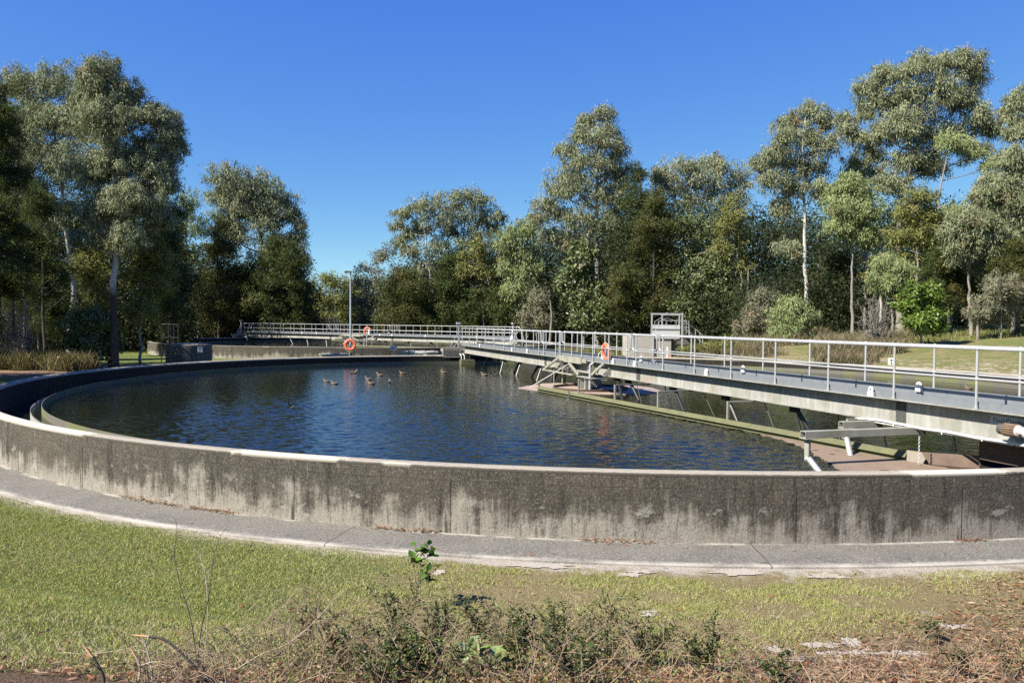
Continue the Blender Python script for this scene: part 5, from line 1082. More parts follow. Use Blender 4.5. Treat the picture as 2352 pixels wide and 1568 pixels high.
# --- slim bare trunks in the shade of the wood
for i, (x, yt, Y, b_) in enumerate(((58, 560, 50, 'grey'), (100, 600, 53, 'dark'), (30, 600, 47, 'dark'), (455, 600, 103, 'grey'), (470, 620, 104, 'dark'), (1075, 690, 100, 'dark'), (1265, 690, 88, 'grey'), (1410, 690, 80, 'grey'), (1715, 620, 70, 'grey'), (1790, 640, 66, 'dark'), (1985, 640, 62, 'grey'), (2020, 560, 60, 'white'), (2245, 690, 50, 'grey'))):
    p = plant_at(x, 790, Y); t = at(x + 4, yt, Y=Y); mb = MB(); rnd = random.Random(i); h = t[2] - p[2]
    mb.tube([(rnd.gauss(0, .06) * (q > 0), 0, -0.2 + (h + 0.2) * q / 6) for q in range(7)], np.linspace(0.12, 0.05, 7) * Y / 60, 8, False)
    for j in range(5):
        z = h * rnd.uniform(0.45, 0.95); a = rnd.uniform(0, 2 * PI); L = rnd.uniform(0.6, 1.6); branch(mb, (0, 0, z), (L * math.cos(a), L * math.sin(a), z + L * 0.8), 0.03, 0.01, rnd, 0.1, 4)
    o = mb.build('slim_tree', BARK[b_], None, loc=tuple(p)); tag(o, 'slim bare trunk standing in the shade of the wood', 'tree trunk', 'slim trunks in the wood')

# --- dead grey shrubs
def dead_shrub(label, x, y, Y, w, h, seed, n=46, m='grey'):
    rnd = random.Random(seed); p = plant_at(x, y, Y); mb = MB()
    for i in range(n):
        a = rnd.uniform(0, 2 * PI); r = w * rnd.random() ** 0.5; e = np.array([r * math.cos(a), r * math.sin(a) * 0.8, h * rnd.uniform(0.35, 1.0)])
        s = np.array([rnd.gauss(0, 0.12), rnd.gauss(0, 0.12), 0]); branch(mb, s, e, 0.03, 0.008, rnd, 0.3, 4)
        for j in range(9):
            f = rnd.uniform(0.35, 1.0); q = s + (e - s) * f; L = rnd.uniform(0.25, 0.8); d = np.array([rnd.gauss(0, 1), rnd.gauss(0, 1), rnd.gauss(0.1, 0.7)]); d /= np.linalg.norm(d)
            branch(mb, q, q + d * L, 0.012, 0.006, rnd, 0.35, 3, 3)
    return tag(mb.build('dead_shrub', BARK[m], None, loc=tuple(p)), label, 'dead bush', 'bare dead bushes')
M_TW = BARK['grey']
dead_shrub('bare grey dead bush under the dark trees at left', 45, 790, 45.5, 1.7, 5.3, 71)
dead_shrub('bare grey dead bush beside the bright green one', 2012, 785, 49, 1.2, 3.4, 72)

# --- rank grass: long blades, uncountable
def rank_grass(name, spots, seed, cols, label, hgt=(0.5, 1.1), per=60, w=0.022, lean=0.35):
    rg = np.random.default_rng(seed); C = []
    for (x, y, z, r, n) in spots:
        a = rg.uniform(0, 2 * PI, n); q = r * np.sqrt(rg.random(n)); C.append(np.stack([x + q * np.cos(a), y + q * np.sin(a), np.zeros(n)], 1))
    C = np.concatenate(C); C[:, 2] = gz(C[:, 0], C[:, 1])
    N = len(C); d = unit(rg.normal(size=(N, 3)) * lean + [0, 0, 1.0]); d[:, 2] = np.abs(d[:, 2]); L = rg.uniform(*hgt, N)
    s = unit(np.cross(d, rg.normal(size=(N, 3)))); s[:, 2] *= 0.2; dr = unit(rg.normal(size=(N, 3)) * [1, 1, 0.1]); W_ = (w * rg.uniform(0.6, 1.4, N))[:, None]
    m = C + d * L[:, None] * 0.55; e = m + (d * 0.35 + dr * 0.28 - [0, 0, 0.05]) * L[:, None]
    V = np.stack([C - s * W_ * 0.5, C + s * W_ * 0.5, m + s * W_ * 0.45, m - s * W_ * 0.45, e], 1).reshape(-1, 3)
    i5 = np.arange(N)[:, None] * 5
    f = rg.random((N, 1)); c0 = np.array(cols[0]); c1 = np.array(cols[1]); c2 = np.array(cols[2]); col = c0 * (1 - f) + c1 * f; od = rg.random(N) < 0.25; col[od] = c2 * rg.uniform(0.7, 1.1, (od.sum(), 1))
    o = mesh_np(name, V, [i5 + [0, 1, 2, 3], i5 + [3, 2, 4]], M_DRY, None, np.repeat(col, 5, 0))
    return tag(o, label, 'grass', None, 'stuff')
rgr = np.random.default_rng(5)
def band(x0, x1, ya, yb, Y0, Y1, n, r, per):
    out = []
    for _ in range(n):
        X = rgr.uniform(x0, x1); Y = rgr.uniform(Y0, Y1); p = at(X, 780, Y=Y); out.append((p[0], Y, 0, r * rgr.uniform(0.5, 1.3), per))
    return out
STRAW = ((0.12, 0.098, 0.055), (0.29, 0.235, 0.145), (0.10, 0.115, 0.04)); GREENG = ((0.06, 0.085, 0.02), (0.15, 0.17, 0.05), (0.26, 0.21, 0.10))
rank_grass('rank_grass', band(-60, 205, 0, 0, 43.5, 49, 120, 0.6, 85), 81, ((0.09, 0.075, 0.03), (0.24, 0.18, 0.085), (0.10, 0.11, 0.035)), 'rank straw-coloured grass under the left-hand trees', (0.6, 1.5), w=0.03)
rank_grass('rank_grass', band(1880, 2075, 0, 0, 46, 54, 120, 0.6, 80) + band(1660, 1900, 0, 0, 54, 60, 70, 0.6, 60), 82, STRAW, 'dry blond grass along the foot of the right-hand trees', (0.5, 1.3), w=0.03)
rank_grass('rank_grass', band(1885, 2010, 0, 0, 41.5, 46, 46, 0.6, 90) + band(1560, 1720, 0, 0, 49.5, 52, 46, 0.5, 60) + band(1700, 1800, 0, 0, 47, 51, 20, 0.5, 60), 83, ((0.10, 0.078, 0.045), (0.24, 0.185, 0.115), (0.09, 0.105, 0.035)), 'brown grass clumps along the far rim at right', (0.35, 0.8), w=0.024)
rank_grass('rank_grass', band(1240, 1460, 0, 0, 70, 80, 60, 0.7, 50) + band(640, 1240, 0, 0, 97, 101, 60, 0.8, 40), 84, GREENG, 'green grass at the foot of the wood beyond the tanks', (0.4, 1.0), w=0.04)
rank_grass('rank_grass', band(2030, 2420, 0, 0, 50, 58, 90, 0.9, 60), 85, GREENG, 'green grass at the top of the right-hand slope', (0.15, 0.45), w=0.03)

# ------------------------------------------------------------------ near lawn, litter, undergrowth
def n2d(x, y, s, seed):
    """cheap smooth value noise"""
    r = np.random.default_rng(seed); G = r.random((64, 64)); X = x / s; Y = y / s
    i, j = np.floor(X).astype(int), np.floor(Y).astype(int); u, v = X - i, Y - j; u = u * u * (3 - 2 * u); v = v * v * (3 - 2 * v)
    g = lambda a, b: G[a % 64, b % 64]
    return (g(i, j) * (1 - u) + g(i + 1, j) * u) * (1 - v) + (g(i, j + 1) * (1 - u) + g(i + 1, j + 1) * u) * v

def in_view(P, mg=60):
    d = P - np.array([0, 0, CAMZ]); yy = d[:, 1] * math.cos(PITCH) - d[:, 2] * math.sin(PITCH); zz = d[:, 1] * math.sin(PITCH) + d[:, 2] * math.cos(PITCH)
    x = d[:, 0] / np.maximum(yy, 0.1) * FPX + IMW / 2; y = IMH / 2 - zz / np.maximum(yy, 0.1) * FPX
    return (yy > 1) & (x > -mg) & (x < IMW + mg) & (y < IMH + mg * 2)

# bare white sand showing through the bank
SAND = [(1800, 1490, 46, 9), (1870, 1484, 40, 8), (1905, 1503, 60, 9), (1960, 1478, 38, 12), (1835, 1512, 44, 7), (2010, 1512, 46, 9), (2075, 1505, 48, 9), (2145, 1512, 40, 8), (1920, 1520, 30, 6), (2190, 1440, 24, 6), (1005, 1315, 20, 9), (1490, 1410, 20, 5), (1690, 1318, 60, 8), (1240, 1300, 60, 7), (1900, 1322, 50, 6), (1450, 1320, 40, 6)]
SV, SF, SAND_P = [], [], []
rs = np.random.default_rng(19)
for (x, y, rx, ry) in SAND:
    for sub in range(3):
        cxp, cyp = x + rs.normal() * rx * 0.5, y + rs.normal() * ry * 0.4; c0 = hit_ground(cxp, cyp); m0 = c0[1] / FPX; A_ = rx * m0 * rs.uniform(0.35, 0.8); B_ = ry * m0 * rs.uniform(3.0, 5.0) * 0.5
        nn = 40; ph_ = np.arange(nn) * 2 * PI / nn; q_ = 1 + 0.30 * np.sin(ph_ * 3 + rs.uniform(0, 6)) + 0.22 * np.sin(ph_ * 7 + rs.uniform(0, 6)) + rs.normal(size=nn) * 0.14
        X_ = c0[0] + A_ * q_ * np.cos(ph_); Y_ = c0[1] + B_ * q_ * np.sin(ph_); X_ = np.append(X_, c0[0]); Y_ = np.append(Y_, c0[1]); b0 = len(SV) * (nn + 1)
        SV.append(np.stack([X_, Y_, gz(X_, Y_) + 0.010 + 0.002 * len(SV) / 66], 1)); k_ = np.arange(nn); SF.append(np.stack([b0 + k_, b0 + (k_ + 1) % nn, np.full(nn, b0 + nn)], 1)); SAND_P.append((c0[0], c0[1], A_, B_, 0.88 if y > 1470 else 0.5))
mS = NM('white_sand'); pS = mS.pos(); nS = mS.noise(pS, 30, 5, 0.7); nS2 = mS.noise(pS, 140, 3, 0.7)
M_SAND = mS.bsdf(mS.mix(mS.sstep(nS2, 0.56, 0.66), mS.mix(nS, (0.22, 0.185, 0.145), (0.46, 0.425, 0.37)), (0.12, 0.08, 0.05)), 0.95, 0, mS.bump(nS, 0.6, 0.02), 0.1)
tag(mesh_np('sand', np.concatenate(SV), np.concatenate(SF), M_SAND, None), 'pale bare sand patches on the bank and along the path edge', 'sand', None, 'stuff')
def on_sand(x, y):
    o = np.zeros(len(x), bool); rv = rs.random(len(x))
    for (cx, cy, A_, B_, cl) in SAND_P: o |= (((x - cx) / A_) ** 2 + ((y - cy) / B_) ** 2 < 1.0) & (rv < cl)
    return o

rg = np.random.default_rng(77)
N0 = 2300000
gx_ = rg.uniform(-13.5, 9.5, N0); gy_ = rg.uniform(4.6, 16.5, N0)
gs = np.hypot(gx_ - TC[0], gy_ - TC[1]) - (TR + 1.15)
edgen = 0.16 * n2d(gx_, gy_, 0.35, 4) + np.clip((gx_ + 2.5) / 4, 0, 1) * (0.06 + 0.55 * n2d(gx_ * 0.6, gy_, 0.55, 9) ** 1.5) - 0.03
big = n2d(gx_, gy_, 1.9, 1); mid = n2d(gx_, gy_, 0.42, 2); fine = n2d(gx_, gy_, 0.13, 3)
green_w = np.clip(1.0 - 0.085 * (gx_ + 6) + (big - 0.5) * 0.9 + (mid - 0.5) * 0.5, 0.0, 1)
litter = np.clip((gs - 3.2 + 0.5 * gx_ + (mid - 0.5) * 1.0) / 0.9, 0, 1)      # grass gives out on the bank
dens = np.clip(0.35 + 0.75 * green_w + (mid - 0.5) * 0.8, 0.06, 1) * np.where((gx_ > -1.6) & (mid + (fine - 0.5) * 0.5 + big * 0.3 < 0.62), 0.42, 1.0) * (1 - 0.90 * litter) * (0.55 + 0.45 * (gy_ < 11))
bare = (n2d(gx_ * 0.55, gy_ * 1.6, 0.45, 12) > 0.70) & (gx_ > -1.0); dens[bare] *= 0.18
keep = (gs > edgen) & (rg.random(N0) < dens)
P = np.stack([gx_, gy_, gz(gx_, gy_)], 1); keep &= in_view(P) & ~on_sand(gx_, gy_)
P = P[keep]; gw = green_w[keep]; sp_ = gs[keep]; fn = fine[keep]; N = len(P)
L = rg.uniform(0.018, 0.046, N) * (0.7 + 0.6 * fn) * np.clip(0.5 + sp_ * 2.5, 0.5, 1); d = unit(rg.normal(size=(N, 3)) * 0.62 + [0, 0, 0.85]); d[:, 2] = np.abs(d[:, 2]) + 0.05
s = unit(np.cross(d, rg.normal(size=(N, 3)))); Wd = rg.uniform(0.0035, 0.007, N)[:, None]; L = L[:, None]
bend = unit(rg.normal(size=(N, 3)) * [1, 1, 0.2])
m_ = P + d * L * 0.6; e_ = m_ + (d * 0.4 + bend * 0.35) * L
V = np.stack([P - s * Wd * .5, P + s * Wd * .5, m_, e_], 1)
V = np.stack([P - s * Wd * .5, P + s * Wd * .5, e_], 1).reshape(-1, 3); i3 = np.arange(N)[:, None] * 3
dryp = rg.random(N) > np.clip(0.34 + 0.50 * gw, 0, 0.86); f = rg.random((N, 1))
col = np.array([0.150, 0.180, 0.034]) * (1 - f) + np.array([0.370, 0.400, 0.110]) * f
col[dryp] = (np.array([0.25, 0.20, 0.10]) * (1 - f) + np.array([0.48, 0.42, 0.26]) * f)[dryp]
tag(mesh_np('lawn_grass', V, i3 + [0, 1, 2], M_DRY, None, np.repeat(col, 3, 0)), 'short mown lawn between the path and the bank', 'grass', None, 'stuff')

# fallen leaves: thickest on the bank at right, a drift along the wall foot, some on the lawn
C = []
N0 = 60000; x = rg.uniform(-6.5, 6.5, N0); y = rg.uniform(4.6, 9.4, N0); s0 = np.hypot(x - TC[0], y - TC[1]) - (TR + 1.15)
w = np.clip((s0 - 3.2 + 0.5 * x + (n2d(x, y, 0.6, 21) - 0.5) * 1.0) / 1.3, 0.012, 1); k_ = (s0 > 0.05) & (rg.random(N0) < w) & ~on_sand(x, y); C.append(np.stack([x[k_], y[k_]], 1))
a = rg.uniform(rad(-125), rad(-60), 3200); q = TR + 0.31 + np.abs(rg.normal(size=3200)) * 0.035
ok = n2d(a * 20, a * 0, 1.0, 31) + np.clip((np.degrees(a) + 80) / 25, 0, 0.5) > 0.62; C.append(np.stack([TC[0] + q * np.cos(a), TC[1] + q * np.sin(a)], 1)[ok])
a = rg.uniform(rad(-118), rad(-66), 70); q = rg.uniform(TR + 0.4, TR + 1.1, 70); C.append(np.stack([TC[0] + q * np.cos(a), TC[1] + q * np.sin(a)], 1))
C = np.concatenate(C); rC = np.hypot(C[:, 0] - TC[0], C[:, 1] - TC[1]); onp = (rC < TR + 1.15)
z = np.where(onp, 0.0865 - 0.03 * np.clip((rC - TR - 0.29) / 0.86, 0, 1), gz(C[:, 0], C[:, 1])); P = np.stack([C[:, 0], C[:, 1], z + rg.uniform(0.002, 0.03, len(C))], 1); N = len(P)
d = unit(rg.normal(size=(N, 3)) * [1, 1, 0.18]); sd_ = unit(np.cross(d, rg.normal(size=(N, 3)) * 0.35 + [0, 0, 1])); L = rg.uniform(0.035, 0.10, N)[:, None]; Wd = rg.uniform(0.009, 0.022, N)[:, None]
V = np.stack([P, P + d * L * .45 + sd_ * Wd * .5 + [0, 0, .004], P + d * L, P + d * L * .45 - sd_ * Wd * .5 + [0, 0, .004]], 1).reshape(-1, 3)
f = rg.random((N, 1)); col = np.array([0.13, 0.065, 0.035]) * (1 - f) + np.array([0.36, 0.25, 0.15]) * f; red = rg.random(N) < 0.25; col[red] = np.array([0.20, 0.075, 0.035]) * rg.uniform(0.6, 1.3, (red.sum(), 1))
tag(mesh_np('fallen_leaves', V, np.arange(4 * N).reshape(-1, 4), M_DRY, None, np.repeat(col, 4, 0)), 'dry brown fallen leaves on the bank and along the wall', 'leaf litter', None, 'stuff')

# tangled dry stems along the bank
rnd = random.Random(8); mb = MB(); Vl, Cl = [], []
stems = []
for i in range(620):
    X = rnd.uniform(330, 1750) if i % 4 else rnd.uniform(1750, 2352); Yp = rnd.uniform(1440, 1610) if X < 1750 else rnd.uniform(1500, 1600)
    if X < 700 and Yp < 1400 + (700 - X) * 0.4: Yp = 1580
    p = hit_ground(X, Yp); h = rnd.uniform(0.12, 0.46) * (1 if 600 < X < 1500 else 0.55); a = rnd.uniform(0, 2 * PI); ln = rnd.uniform(0.1, 0.6)
    q = p + np.array([math.cos(a) * ln, math.sin(a) * ln * 0.6, h]); m2 = (p + q) / 2 + np.array([rnd.gauss(0, .07), rnd.gauss(0, .05), rnd.uniform(0, .12)])
    pts = [p - [0, 0, .03], p * .6 + m2 * .4 + [0, 0, .02], m2, q * .6 + m2 * .4 + [0, 0, .02], q]; mb.tube(pts, np.linspace(rnd.uniform(0.0022, 0.0055), 0.0012, 5), 4, False); stems.append(pts)
    for j in range(rnd.randint(0, 4)):
        b0 = np.array(pts[rnd.randint(1, 3)]); d_ = np.array([rnd.gauss(0, 1), rnd.gauss(0, .7), rnd.gauss(.3, .6)]); d_ /= np.linalg.norm(d_); L_ = rnd.uniform(.05, .25)
        mb.tube([b0, b0 + d_ * L_ * .5 + [0, 0, .01], b0 + d_ * L_], [.0018, .0014, .001], 3, False)
M_STEM = mat_plain('dry_stem', (0.20, 0.145, 0.095), 0.85, 0, 0.55, 3)
tag(mb.build('dry_stems', M_STEM, None, True, 80), 'tangle of dry brown stems along the bank in front', 'undergrowth', None, 'stuff')

# low mixed leaves between the stems, too many to count
B = []
for i in range(480):
    X = rnd.gauss(1150, 330); Yp = rnd.uniform(1440, 1600) + abs(X - 1150) * 0.06
    if not (520 < X < 1900): continue
    p = hit_ground(X, Yp); B.append((p, rnd.uniform(0.04, 0.22)))
C_ = np.concatenate([np.repeat(p[None], 16, 0) + np.random.default_rng(q).normal(size=(16, 3)) * [0.07, 0.06, h * 0.35] + [0, 0, h * 0.6] for q, (p, h) in enumerate(B)]); rgu = np.random.default_rng(91); N = len(C_)
C_[:, 2] = np.maximum(C_[:, 2], gz(C_[:, 0], C_[:, 1]) + 0.01)
Vu, Fu = leaf_quads(C_, unit(rgu.normal(size=(N, 3)) + [0, 0, 0.3]), rgu.uniform(0.018, 0.05, N), rgu.uniform(0.008, 0.02, N), rgu)
f = np.repeat(rgu.random(N // 16), 16)[:, None]; colu = np.array([0.045, 0.065, 0.018]) * (1 - f) + np.array([0.17, 0.19, 0.06]) * f; od = rgu.random(N) < 0.35; colu[od] = np.array([0.26, 0.18, 0.10]) * rgu.uniform(0.4, 1.1, (od.sum(), 1))
tag(mesh_np('undergrowth', Vu, Fu, M_LEAF, None, np.repeat(colu, 4, 0)), 'low mixed weeds and dead leaves among the stems on the bank', 'undergrowth', None, 'stuff')

def leafy(name, label, cat, spec, px, py, hgt, wid, nst, nlf, seed, group=None, leafL=0.05, leafW=0.02, stemr=0.004, upright=1.0, mat=None, cols=None, stemmat=None, start=0.25):
    """a small plant: thin stems from one foot, leaves set along them"""
    rnd = random.Random(seed); rg = np.random.default_rng(seed); p0 = hit_ground(px, py); root = thing(name, tuple(p0), label, cat, group); mb = MB(); B, D = [], []
    for i in range(nst):
        a = rnd.uniform(0, 2 * PI); r = wid * rnd.random() ** 0.6; h = hgt * rnd.uniform(0.55, 1.0) if i else hgt
        e = np.array([r * math.cos(a), r * math.sin(a) * 0.7, h * upright]); c = e * 0.5 + np.array([rnd.gauss(0, .05), rnd.gauss(0, .05), 0.04]) * hgt
        pts = np.array([[0, 0, -.03], c * .55, c, (c + e) / 2 + [0, 0, .02 * hgt], e]); mb.tube(pts, np.linspace(stemr, stemr * .35, 5), 5, False)
        for j in range(nlf):
            f = rnd.uniform(start, 1.0) * 4; k = min(3, int(f)); b = pts[k] + (pts[k + 1] - pts[k]) * (f - k); B.append(b); D.append([rnd.gauss(0, 1), rnd.gauss(0, 1), rnd.gauss(.35, .5)])
            if rnd.random() < 0.25:
                tw = np.array(D[-1]); tw /= np.linalg.norm(tw); L_ = rnd.uniform(.08, .22) * hgt; mb.tube([b, b + tw * L_], [stemr * .4, stemr * .25], 3, False)
                for z_ in range(4): B.append(b + tw * L_ * (z_ + 1) / 4); D.append(list(tw + np.array([rnd.gauss(0, .8), rnd.gauss(0, .8), rnd.gauss(.2, .5)])))
    mb.build('stems', stemmat or M_STEM, root, True, 80)
    B = np.array(B); D = unit(np.array(D)); N = len(B); s = unit(np.cross(D, rg.normal(size=(N, 3)) * 0.5 + [0, 0, 1])); L = (leafL * rg.uniform(.6, 1.3, N))[:, None]; W_ = (leafW * rg.uniform(.7, 1.3, N))[:, None]
    up = unit(np.cross(s, D)) * 0.12
    V = np.stack([B, B + D * L * .3 + s * W_ * .45 + up * L, B + D * L * .65 + s * W_ * .4 + up * L, B + D * L, B + D * L * .65 - s * W_ * .4 + up * L, B + D * L * .3 - s * W_ * .45 + up * L, B + D * L * .5], 1).reshape(-1, 3); i7 = np.arange(N)[:, None] * 7
    ca, cb, cc, sh = cols or ((0.030, 0.050, 0.014), (0.085, 0.115, 0.035), (0.20, 0.17, 0.07), 0.15)
    f = rg.random((N, 1)); col = np.array(ca) * (1 - f) + np.array(cb) * f; od = rg.random(N) < sh; col[od] = np.array(cc)
    mesh_np('leaves', V, [i7 + [0, 1, 2, 6], i7 + [6, 2, 3, 4], i7 + [0, 6, 4, 5]], mat or M_GLOSS, root, np.repeat(col, 7, 0))
    return root
SG = 'small-leaved shrubs on the near bank'
leafy('sapling', 'bright green broad-leaved sapling standing up from the bank', 'sapling', None, 966, 1400, 0.70, 0.09, 3, 11, 301, None, 0.09, 0.055, 0.005, 1.0, None, ((0.045, 0.11, 0.012), (0.10, 0.22, 0.025), (0.02, 0.05, 0.01), 0.2), None, 0.55)
bushes = [(905, 1500, .62, .30, 12, 30), (1010, 1495, .42, .28, 10, 34), (1100, 1500, .48, .22, 10, 30), (985, 1560, .34, .40, 12, 40), (1180, 1545, .40, .30, 11, 36), (1290, 1500, .44, .26, 10, 32), (1395, 1530, .52, .26, 11, 30), (1330, 1580, .40, .30, 11, 36), (1485, 1530, .40, .30, 10, 30), (1620, 1545, .36, .22, 9, 34), (790, 1540, .40, .34, 10, 22), (700, 1500, .42, .28, 8, 16), (870, 1580, .34, .34, 10, 26), (2140, 1475, .20, .15, 8, 30), (2200, 1560, .30, .32, 9, 18), (2320, 1560, .32, .30, 9, 18), (1790, 1580, .26, .28, 9, 24)]
des = ['tallest dark-leaved shrub of the bank, left of the sapling', 'low dense small-leaved shrub just right of the sapling', 'leaning small-leaved shrub with one long bare-tipped shoot', 'spreading green shrub at the bottom edge below the sapling', 'small-leaved shrub beside the big pale leaves', 'thin small-leaved shrub standing against the pale lawn', 'upright dark-leaved shrub right of the picture centre', 'low green shrub at the bottom edge right of centre', 'sparse small-leaved shrub, right of the upright dark one', 'small dark weed tuft left of the sandy patches', 'twiggy half-bare shrub left of the tallest shrub', 'nearly bare twiggy shrub, leftmost on the bank', 'scruffy small-leaved shrub below the tallest one', 'little round grey-green weed on the sandy grass at right', 'dry twiggy shrub below the sand patches', 'dry twiggy shrub in the bottom right corner', 'low weedy shrub at the bottom edge left of the sand']
for i, ((x, y, h, w, a_, b_), ds) in enumerate(zip(bushes, des)):
    dryish = i in (10, 11, 14, 15)
    leafy('small_shrub', ds, 'shrub', None, x, y, h * (1.12 if i < 13 else 1.0), w, a_, b_, 310 + i, SG, 0.036, 0.014, 0.0035, 1.0, M_DRY if dryish else M_GLOSS, ((0.05, 0.055, 0.02), (0.12, 0.12, 0.05), (0.20, 0.13, 0.07), 0.5) if dryish else None, None, 0.2)
leafy('big_leaf_plant', 'plant with large pale green leaves at the bottom edge', 'plant', None, 1105, 1545, 0.18, 0.16, 5, 4, 340, None, 0.13, 0.085, 0.004, 1.0, M_LEAF, ((0.20, 0.27, 0.11), (0.30, 0.37, 0.18), (0.16, 0.22, 0.06), 0.2), None, 0.5)
leafy('vine_shoot', 'trailing yellow-green shoots left of the big pale leaves', 'plant', None, 1000, 1530, 0.22, 0.25, 7, 8, 341, None, 0.07, 0.035, 0.003, 1.0, M_LEAF, ((0.10, 0.16, 0.03), (0.20, 0.26, 0.06), (0.28, 0.28, 0.10), 0.2), None, 0.3)

def bare_stem(label, pts, r, seed, m=None, tip=None):
    """a bent stem through picture points; the first is on the ground, depth eased forward"""
    g = hit_ground(*pts[0]); P = [g - np.array([0, 0, .03])] + [at(x, y, Y=g[1] + dy) for x, y, dy in pts[1:]]
    P = np.array(P); o0 = P[0].copy(); t = np.linspace(0, len(P) - 1, 24); Q = np.stack([np.interp(t, range(len(P)), P[:, i]) for i in range(3)], 1)
    Q[1:-1] = (Q[:-2] + Q[1:-1] * 2 + Q[2:]) / 4; Q[1:-1] = (Q[:-2] + Q[1:-1] * 2 + Q[2:]) / 4
    root = thing('bare_shoot', tuple(o0), label, 'stem', 'bent bare stems on the bank'); mb = MB(); mb.tube(Q - o0, np.linspace(r, r * (0.75 if tip else .3), 24), 6); rnd = random.Random(seed)
    for j in range(5 if not tip else 2):
        b = Q[rnd.randint(8, 20)] - o0; d_ = np.array([rnd.gauss(0, 1), rnd.gauss(0, .5), rnd.uniform(.2, 1)]); d_ /= np.linalg.norm(d_); L_ = rnd.uniform(.05, .16); mb.tube([b, b + d_ * L_ * .6 + [0, 0, .01], b + d_ * L_], [r * .4, r * .3, r * .15], 4)
    mb.build('stem', m or M_STEM, root, True, 80)
    if tip:
        tb = MB(); e = Q[-1] - o0; dr = unit(Q[-1] - Q[-3]); tb.tube([e - dr * .03, e + dr * .02, e + dr * .075], [r * .85, r * .7, r * .15], 6); tb.tube([e - dr * .02, e + dr * .03 + [0.01, 0, .012]], [r * .4, r * .1], 4); tb.build('snapped_tip', M_SNAP, root, True, 80)
M_SNAP = mat_plain('fresh_split_wood', (0.50, 0.32, 0.15), 0.8, 0, 0.3, 30)
M_DSTEM = mat_plain('dark_stem', (0.055, 0.042, 0.034), 0.8, 0, 0.4, 12); M_PSTEM = mat_plain('pale_stem', (0.38, 0.32, 0.24), 0.85, 0, 0.35, 8)
bare_stem('tall dark bent shoot rising over the lawn to the path, leaning right', [(452, 1530), (462, 1440, .0), (480, 1370, .05), (488, 1290, .1), (500, 1240, .15), (520, 1210, .2)], 0.0045, 1, M_DSTEM)
bare_stem('tall thin shoot curving left above the lawn', [(455, 1535), (440, 1420, 0), (412, 1340, .05), (398, 1270, .1), (408, 1215, .1), (402, 1190, .1)], 0.004, 2, M_DSTEM)
bare_stem('pale thin looping shoot between the two tall dark ones', [(470, 1520), (478, 1400, 0), (472, 1310, .05), (455, 1270, .1), (432, 1235, .1)], 0.0035, 3, M_PSTEM)
bare_stem('thick dark stem arching left with a freshly snapped orange tip', [(500, 1585), (455, 1540, .0), (420, 1500, .0), (375, 1465, .0), (330, 1460, -.02)], 0.0085, 4, M_DSTEM, True)
bare_stem('pale upright stem bent over beside the arching snapped one', [(352, 1590), (348, 1530, 0), (338, 1490, 0), (328, 1468, 0)], 0.0055, 5, M_PSTEM)
bare_stem('stout stem with split pale top at the bottom left', [(242, 1590), (238, 1550, 0), (222, 1520, 0), (205, 1498, 0)], 0.0085, 6, M_DSTEM, True)
bare_stem('short pale stump stem with splintered top near the snapped one', [(310, 1585), (322, 1545, 0), (320, 1520, 0), (308, 1500, 0)], 0.007, 7, M_PSTEM, True)
bare_stem('long pale twig lying low over the lawn at the left', [(90, 1500), (140, 1497, .02), (200, 1502, .02), (260, 1495, .04), (330, 1480, .05)], 0.004, 8, M_PSTEM)
bare_stem('dark thin twig standing over the lawn left of the tallest shrub', [(715, 1480), (712, 1400, 0), (708, 1350, 0), (712, 1300, .0)], 0.0035, 9, M_DSTEM)
bare_stem('long pale twig slanting up to the right across the dry tangle', [(520, 1540), (600, 1500, 0), (660, 1480, .1), (720, 1430, .1), (790, 1350, .2)], 0.004, 10, M_PSTEM)
bare_stem('dark arching twig at the bottom right beside the sand', [(2030, 1570), (2060, 1500, 0), (2075, 1470, 0), (2150, 1485, .1)], 0.005, 11, M_DSTEM)
bare_stem('dark shoot with bare tip leaning left above the centre of the bank', [(1160, 1520), (1140, 1440, 0), (1112, 1370, .05), (1085, 1310, .1)], 0.0045, 12, M_DSTEM)

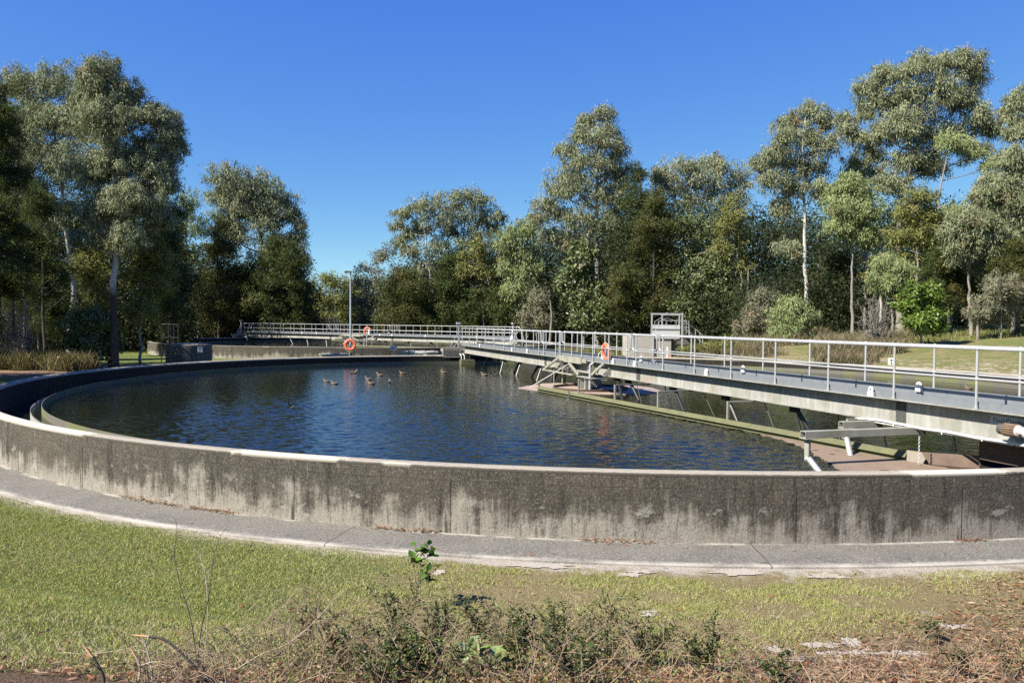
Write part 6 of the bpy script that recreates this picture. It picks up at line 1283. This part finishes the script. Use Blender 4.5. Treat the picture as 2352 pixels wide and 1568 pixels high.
# ------------------------------------------------------------------ ducks and swallows
def mat_duck():
    m = NM('duck_plumage'); a = m.t.nodes.new('ShaderNodeAttribute'); a.attribute_name = 'Col'; co = m.coord(); n = m.noise(co, 45, 4, 0.7)
    return m.bsdf(m.mix(m.math('MULTIPLY', n, 0.5), a.outputs['Color'], (0.035, 0.026, 0.02)), 0.8)
M_DUCK = mat_duck()
def duck_mesh(hz=0.0):
    # one continuous skin along tail, back, breast, neck, head, bill: (x, z, half width, half height, colour)
    S_ = [(-.235, .085, .004, .003, 0), (-.20, .078, .030, .012, 0), (-.15, .062, .062, .038, 1), (-.08, .050, .088, .062, 1), (0.0, .045, .096, .074, 1), (.07, .046, .088, .076, 1), (.12, .062, .066, .066, 2), (.142, .098, .042, .046, 2), (.150, .135 + hz, .029, .030, 3), (.158, .165 + hz, .026, .026, 3), (.176, .192 + hz, .033, .031, 4), (.203, .198 + hz, .031, .028, 4), (.225, .190 + hz, .018, .015, 5), (.250, .183 + hz, .016, .008, 5), (.278, .178 + hz, .012, .005, 5), (.284, .178 + hz, .002, .001, 5)]
    cols = [(0.03, 0.025, 0.022), (0.13, 0.085, 0.055), (0.19, 0.13, 0.085), (0.25, 0.215, 0.17), (0.33, 0.30, 0.25), (0.12, 0.13, 0.14)]
    P = np.array([[a, b] for a, b, *_ in S_]); T = np.gradient(P, axis=0); T /= np.linalg.norm(T, axis=1, keepdims=True); V, C = [], []; k = 12
    for i, (x, z, w, h, c) in enumerate(S_):
        nx, nz = -T[i][1], T[i][0]
        for j in range(k):
            a = 2 * PI * j / k; V.append((x + nx * h * math.sin(a), w * math.cos(a), z + nz * h * math.sin(a))); cc = np.array(cols[c]); C.append(cc * (1.25 if (math.sin(a) < -.2 and c == 1) else 1))
    n = len(S_); F = np.array([(i * k + j, i * k + (j + 1) % k, (i + 1) * k + (j + 1) % k, (i + 1) * k + j) for i in range(n - 1) for j in range(k)])
    return np.array(V), F, np.array(C)
V, F, C = duck_mesh()
d0 = mesh_np('duck', V, F, M_DUCK, None, C, True)
eye = MB()
for s in (-1, 1): eye.ball((.196, s * .0285, .203), .006, 8, 5)
eye.build('eye', M_BLACK, d0)
wb = MB()
for s in (-1, 1): wb.ball((-.055, s * .072, .078), .10, 10, 6, (1.25, 0.28, 0.42))
wb.build('wing', mat_plain('brown_wing', (0.105, 0.072, 0.05), 0.8, 0, 0.4, 30), d0)
DK = [(750.5, 877, 175, 'brown duck at the left end of the flock, facing left'), (769, 882, 178, 'brown duck second from the left, close beside the leftmost'), (846.5, 872, 172, 'brown duck, the rear one of the pair in mid-flock'), (853, 882, 180, 'brown duck, the front one of the pair in mid-flock'), (873, 863, 170, 'brown duck between the mid-flock pair and the far wall'), (894.5, 878, 100, 'brown duck swimming straight away right of the pair'), (924.5, 858, 176, 'brown duck farthest out toward the far wall, under the white sign'), (1020, 856, 174, 'brown duck alone near the lattice guard'), (1113, 862, 172, 'brown duck nearest the scraper arms of the bridge'), (812, 857, 5, 'dark duck in the reflection of the lamp-post ring, facing right')]
for i, (x, y, rz, lab) in enumerate(DK):
    o = d0 if i == 0 else copy_tree(d0); p = at(x, y, z=WZ); o.location = (p[0], p[1], WZ - 0.012); o.rotation_euler.z = rad(rz); k = 0.66 + 0.03 * (i % 5); o.scale = (k, k, k); tag(o, lab, 'duck', 'ducks on the water')
k_ = copy_tree(d0); p = at(2226, 893, z=WZ); k_.location = (p[0], p[1], WZ - 0.012); k_.rotation_euler.z = rad(160); k_.scale = (.7, .7, .7); tag(k_, 'brown duck beyond the walkway handrail at right', 'duck', 'ducks on the water')

def swallow(loc, rz, tilt, label):
    mb = MB(); mb.tube([(-.085, 0, 0), (-.05, 0, 0), (-.01, 0, 0), (.03, 0, 0), (.055, 0, .004), (.072, 0, .002)], [.004, .013, .019, .018, .014, .002], 8)
    for s in (-1, 1):
        mb.prism([(.030, s * .012, .004), (.045, s * .06, .02), (.02, s * .12, .035), (-.045, s * .175, .045), (-.01, s * .09, .025), (-.022, s * .012, .004)][::s], (0, 0, .004)); mb.prism([(-.07, s * .002, 0), (-.135, s * .03, 0), (-.085, s * .012, 0)][::s], (0, 0, .003))
    o = mb.build('swallow', mat_plain('swallow_feathers', (0.022, 0.020, 0.026), 0.6, 0, 0.4, 40), None, True, 30, loc=loc); o.rotation_euler = (tilt, 0.2, rz); tag(o, label, 'bird', 'swallows in flight')
    b = MB(); b.ball((-.048, 0, .012), .011, 8, 5); b.build('rump', M_WHITE, o); return o
p = at(1305, 912, Y=20.5); swallow(tuple(p), rad(-20), rad(68), 'dark swallow flying low in front of the tip of the skimmer board')
p = at(670, 935, Y=18.0); swallow(tuple(p), rad(150), rad(35), 'dark swallow skimming over the open water at left')
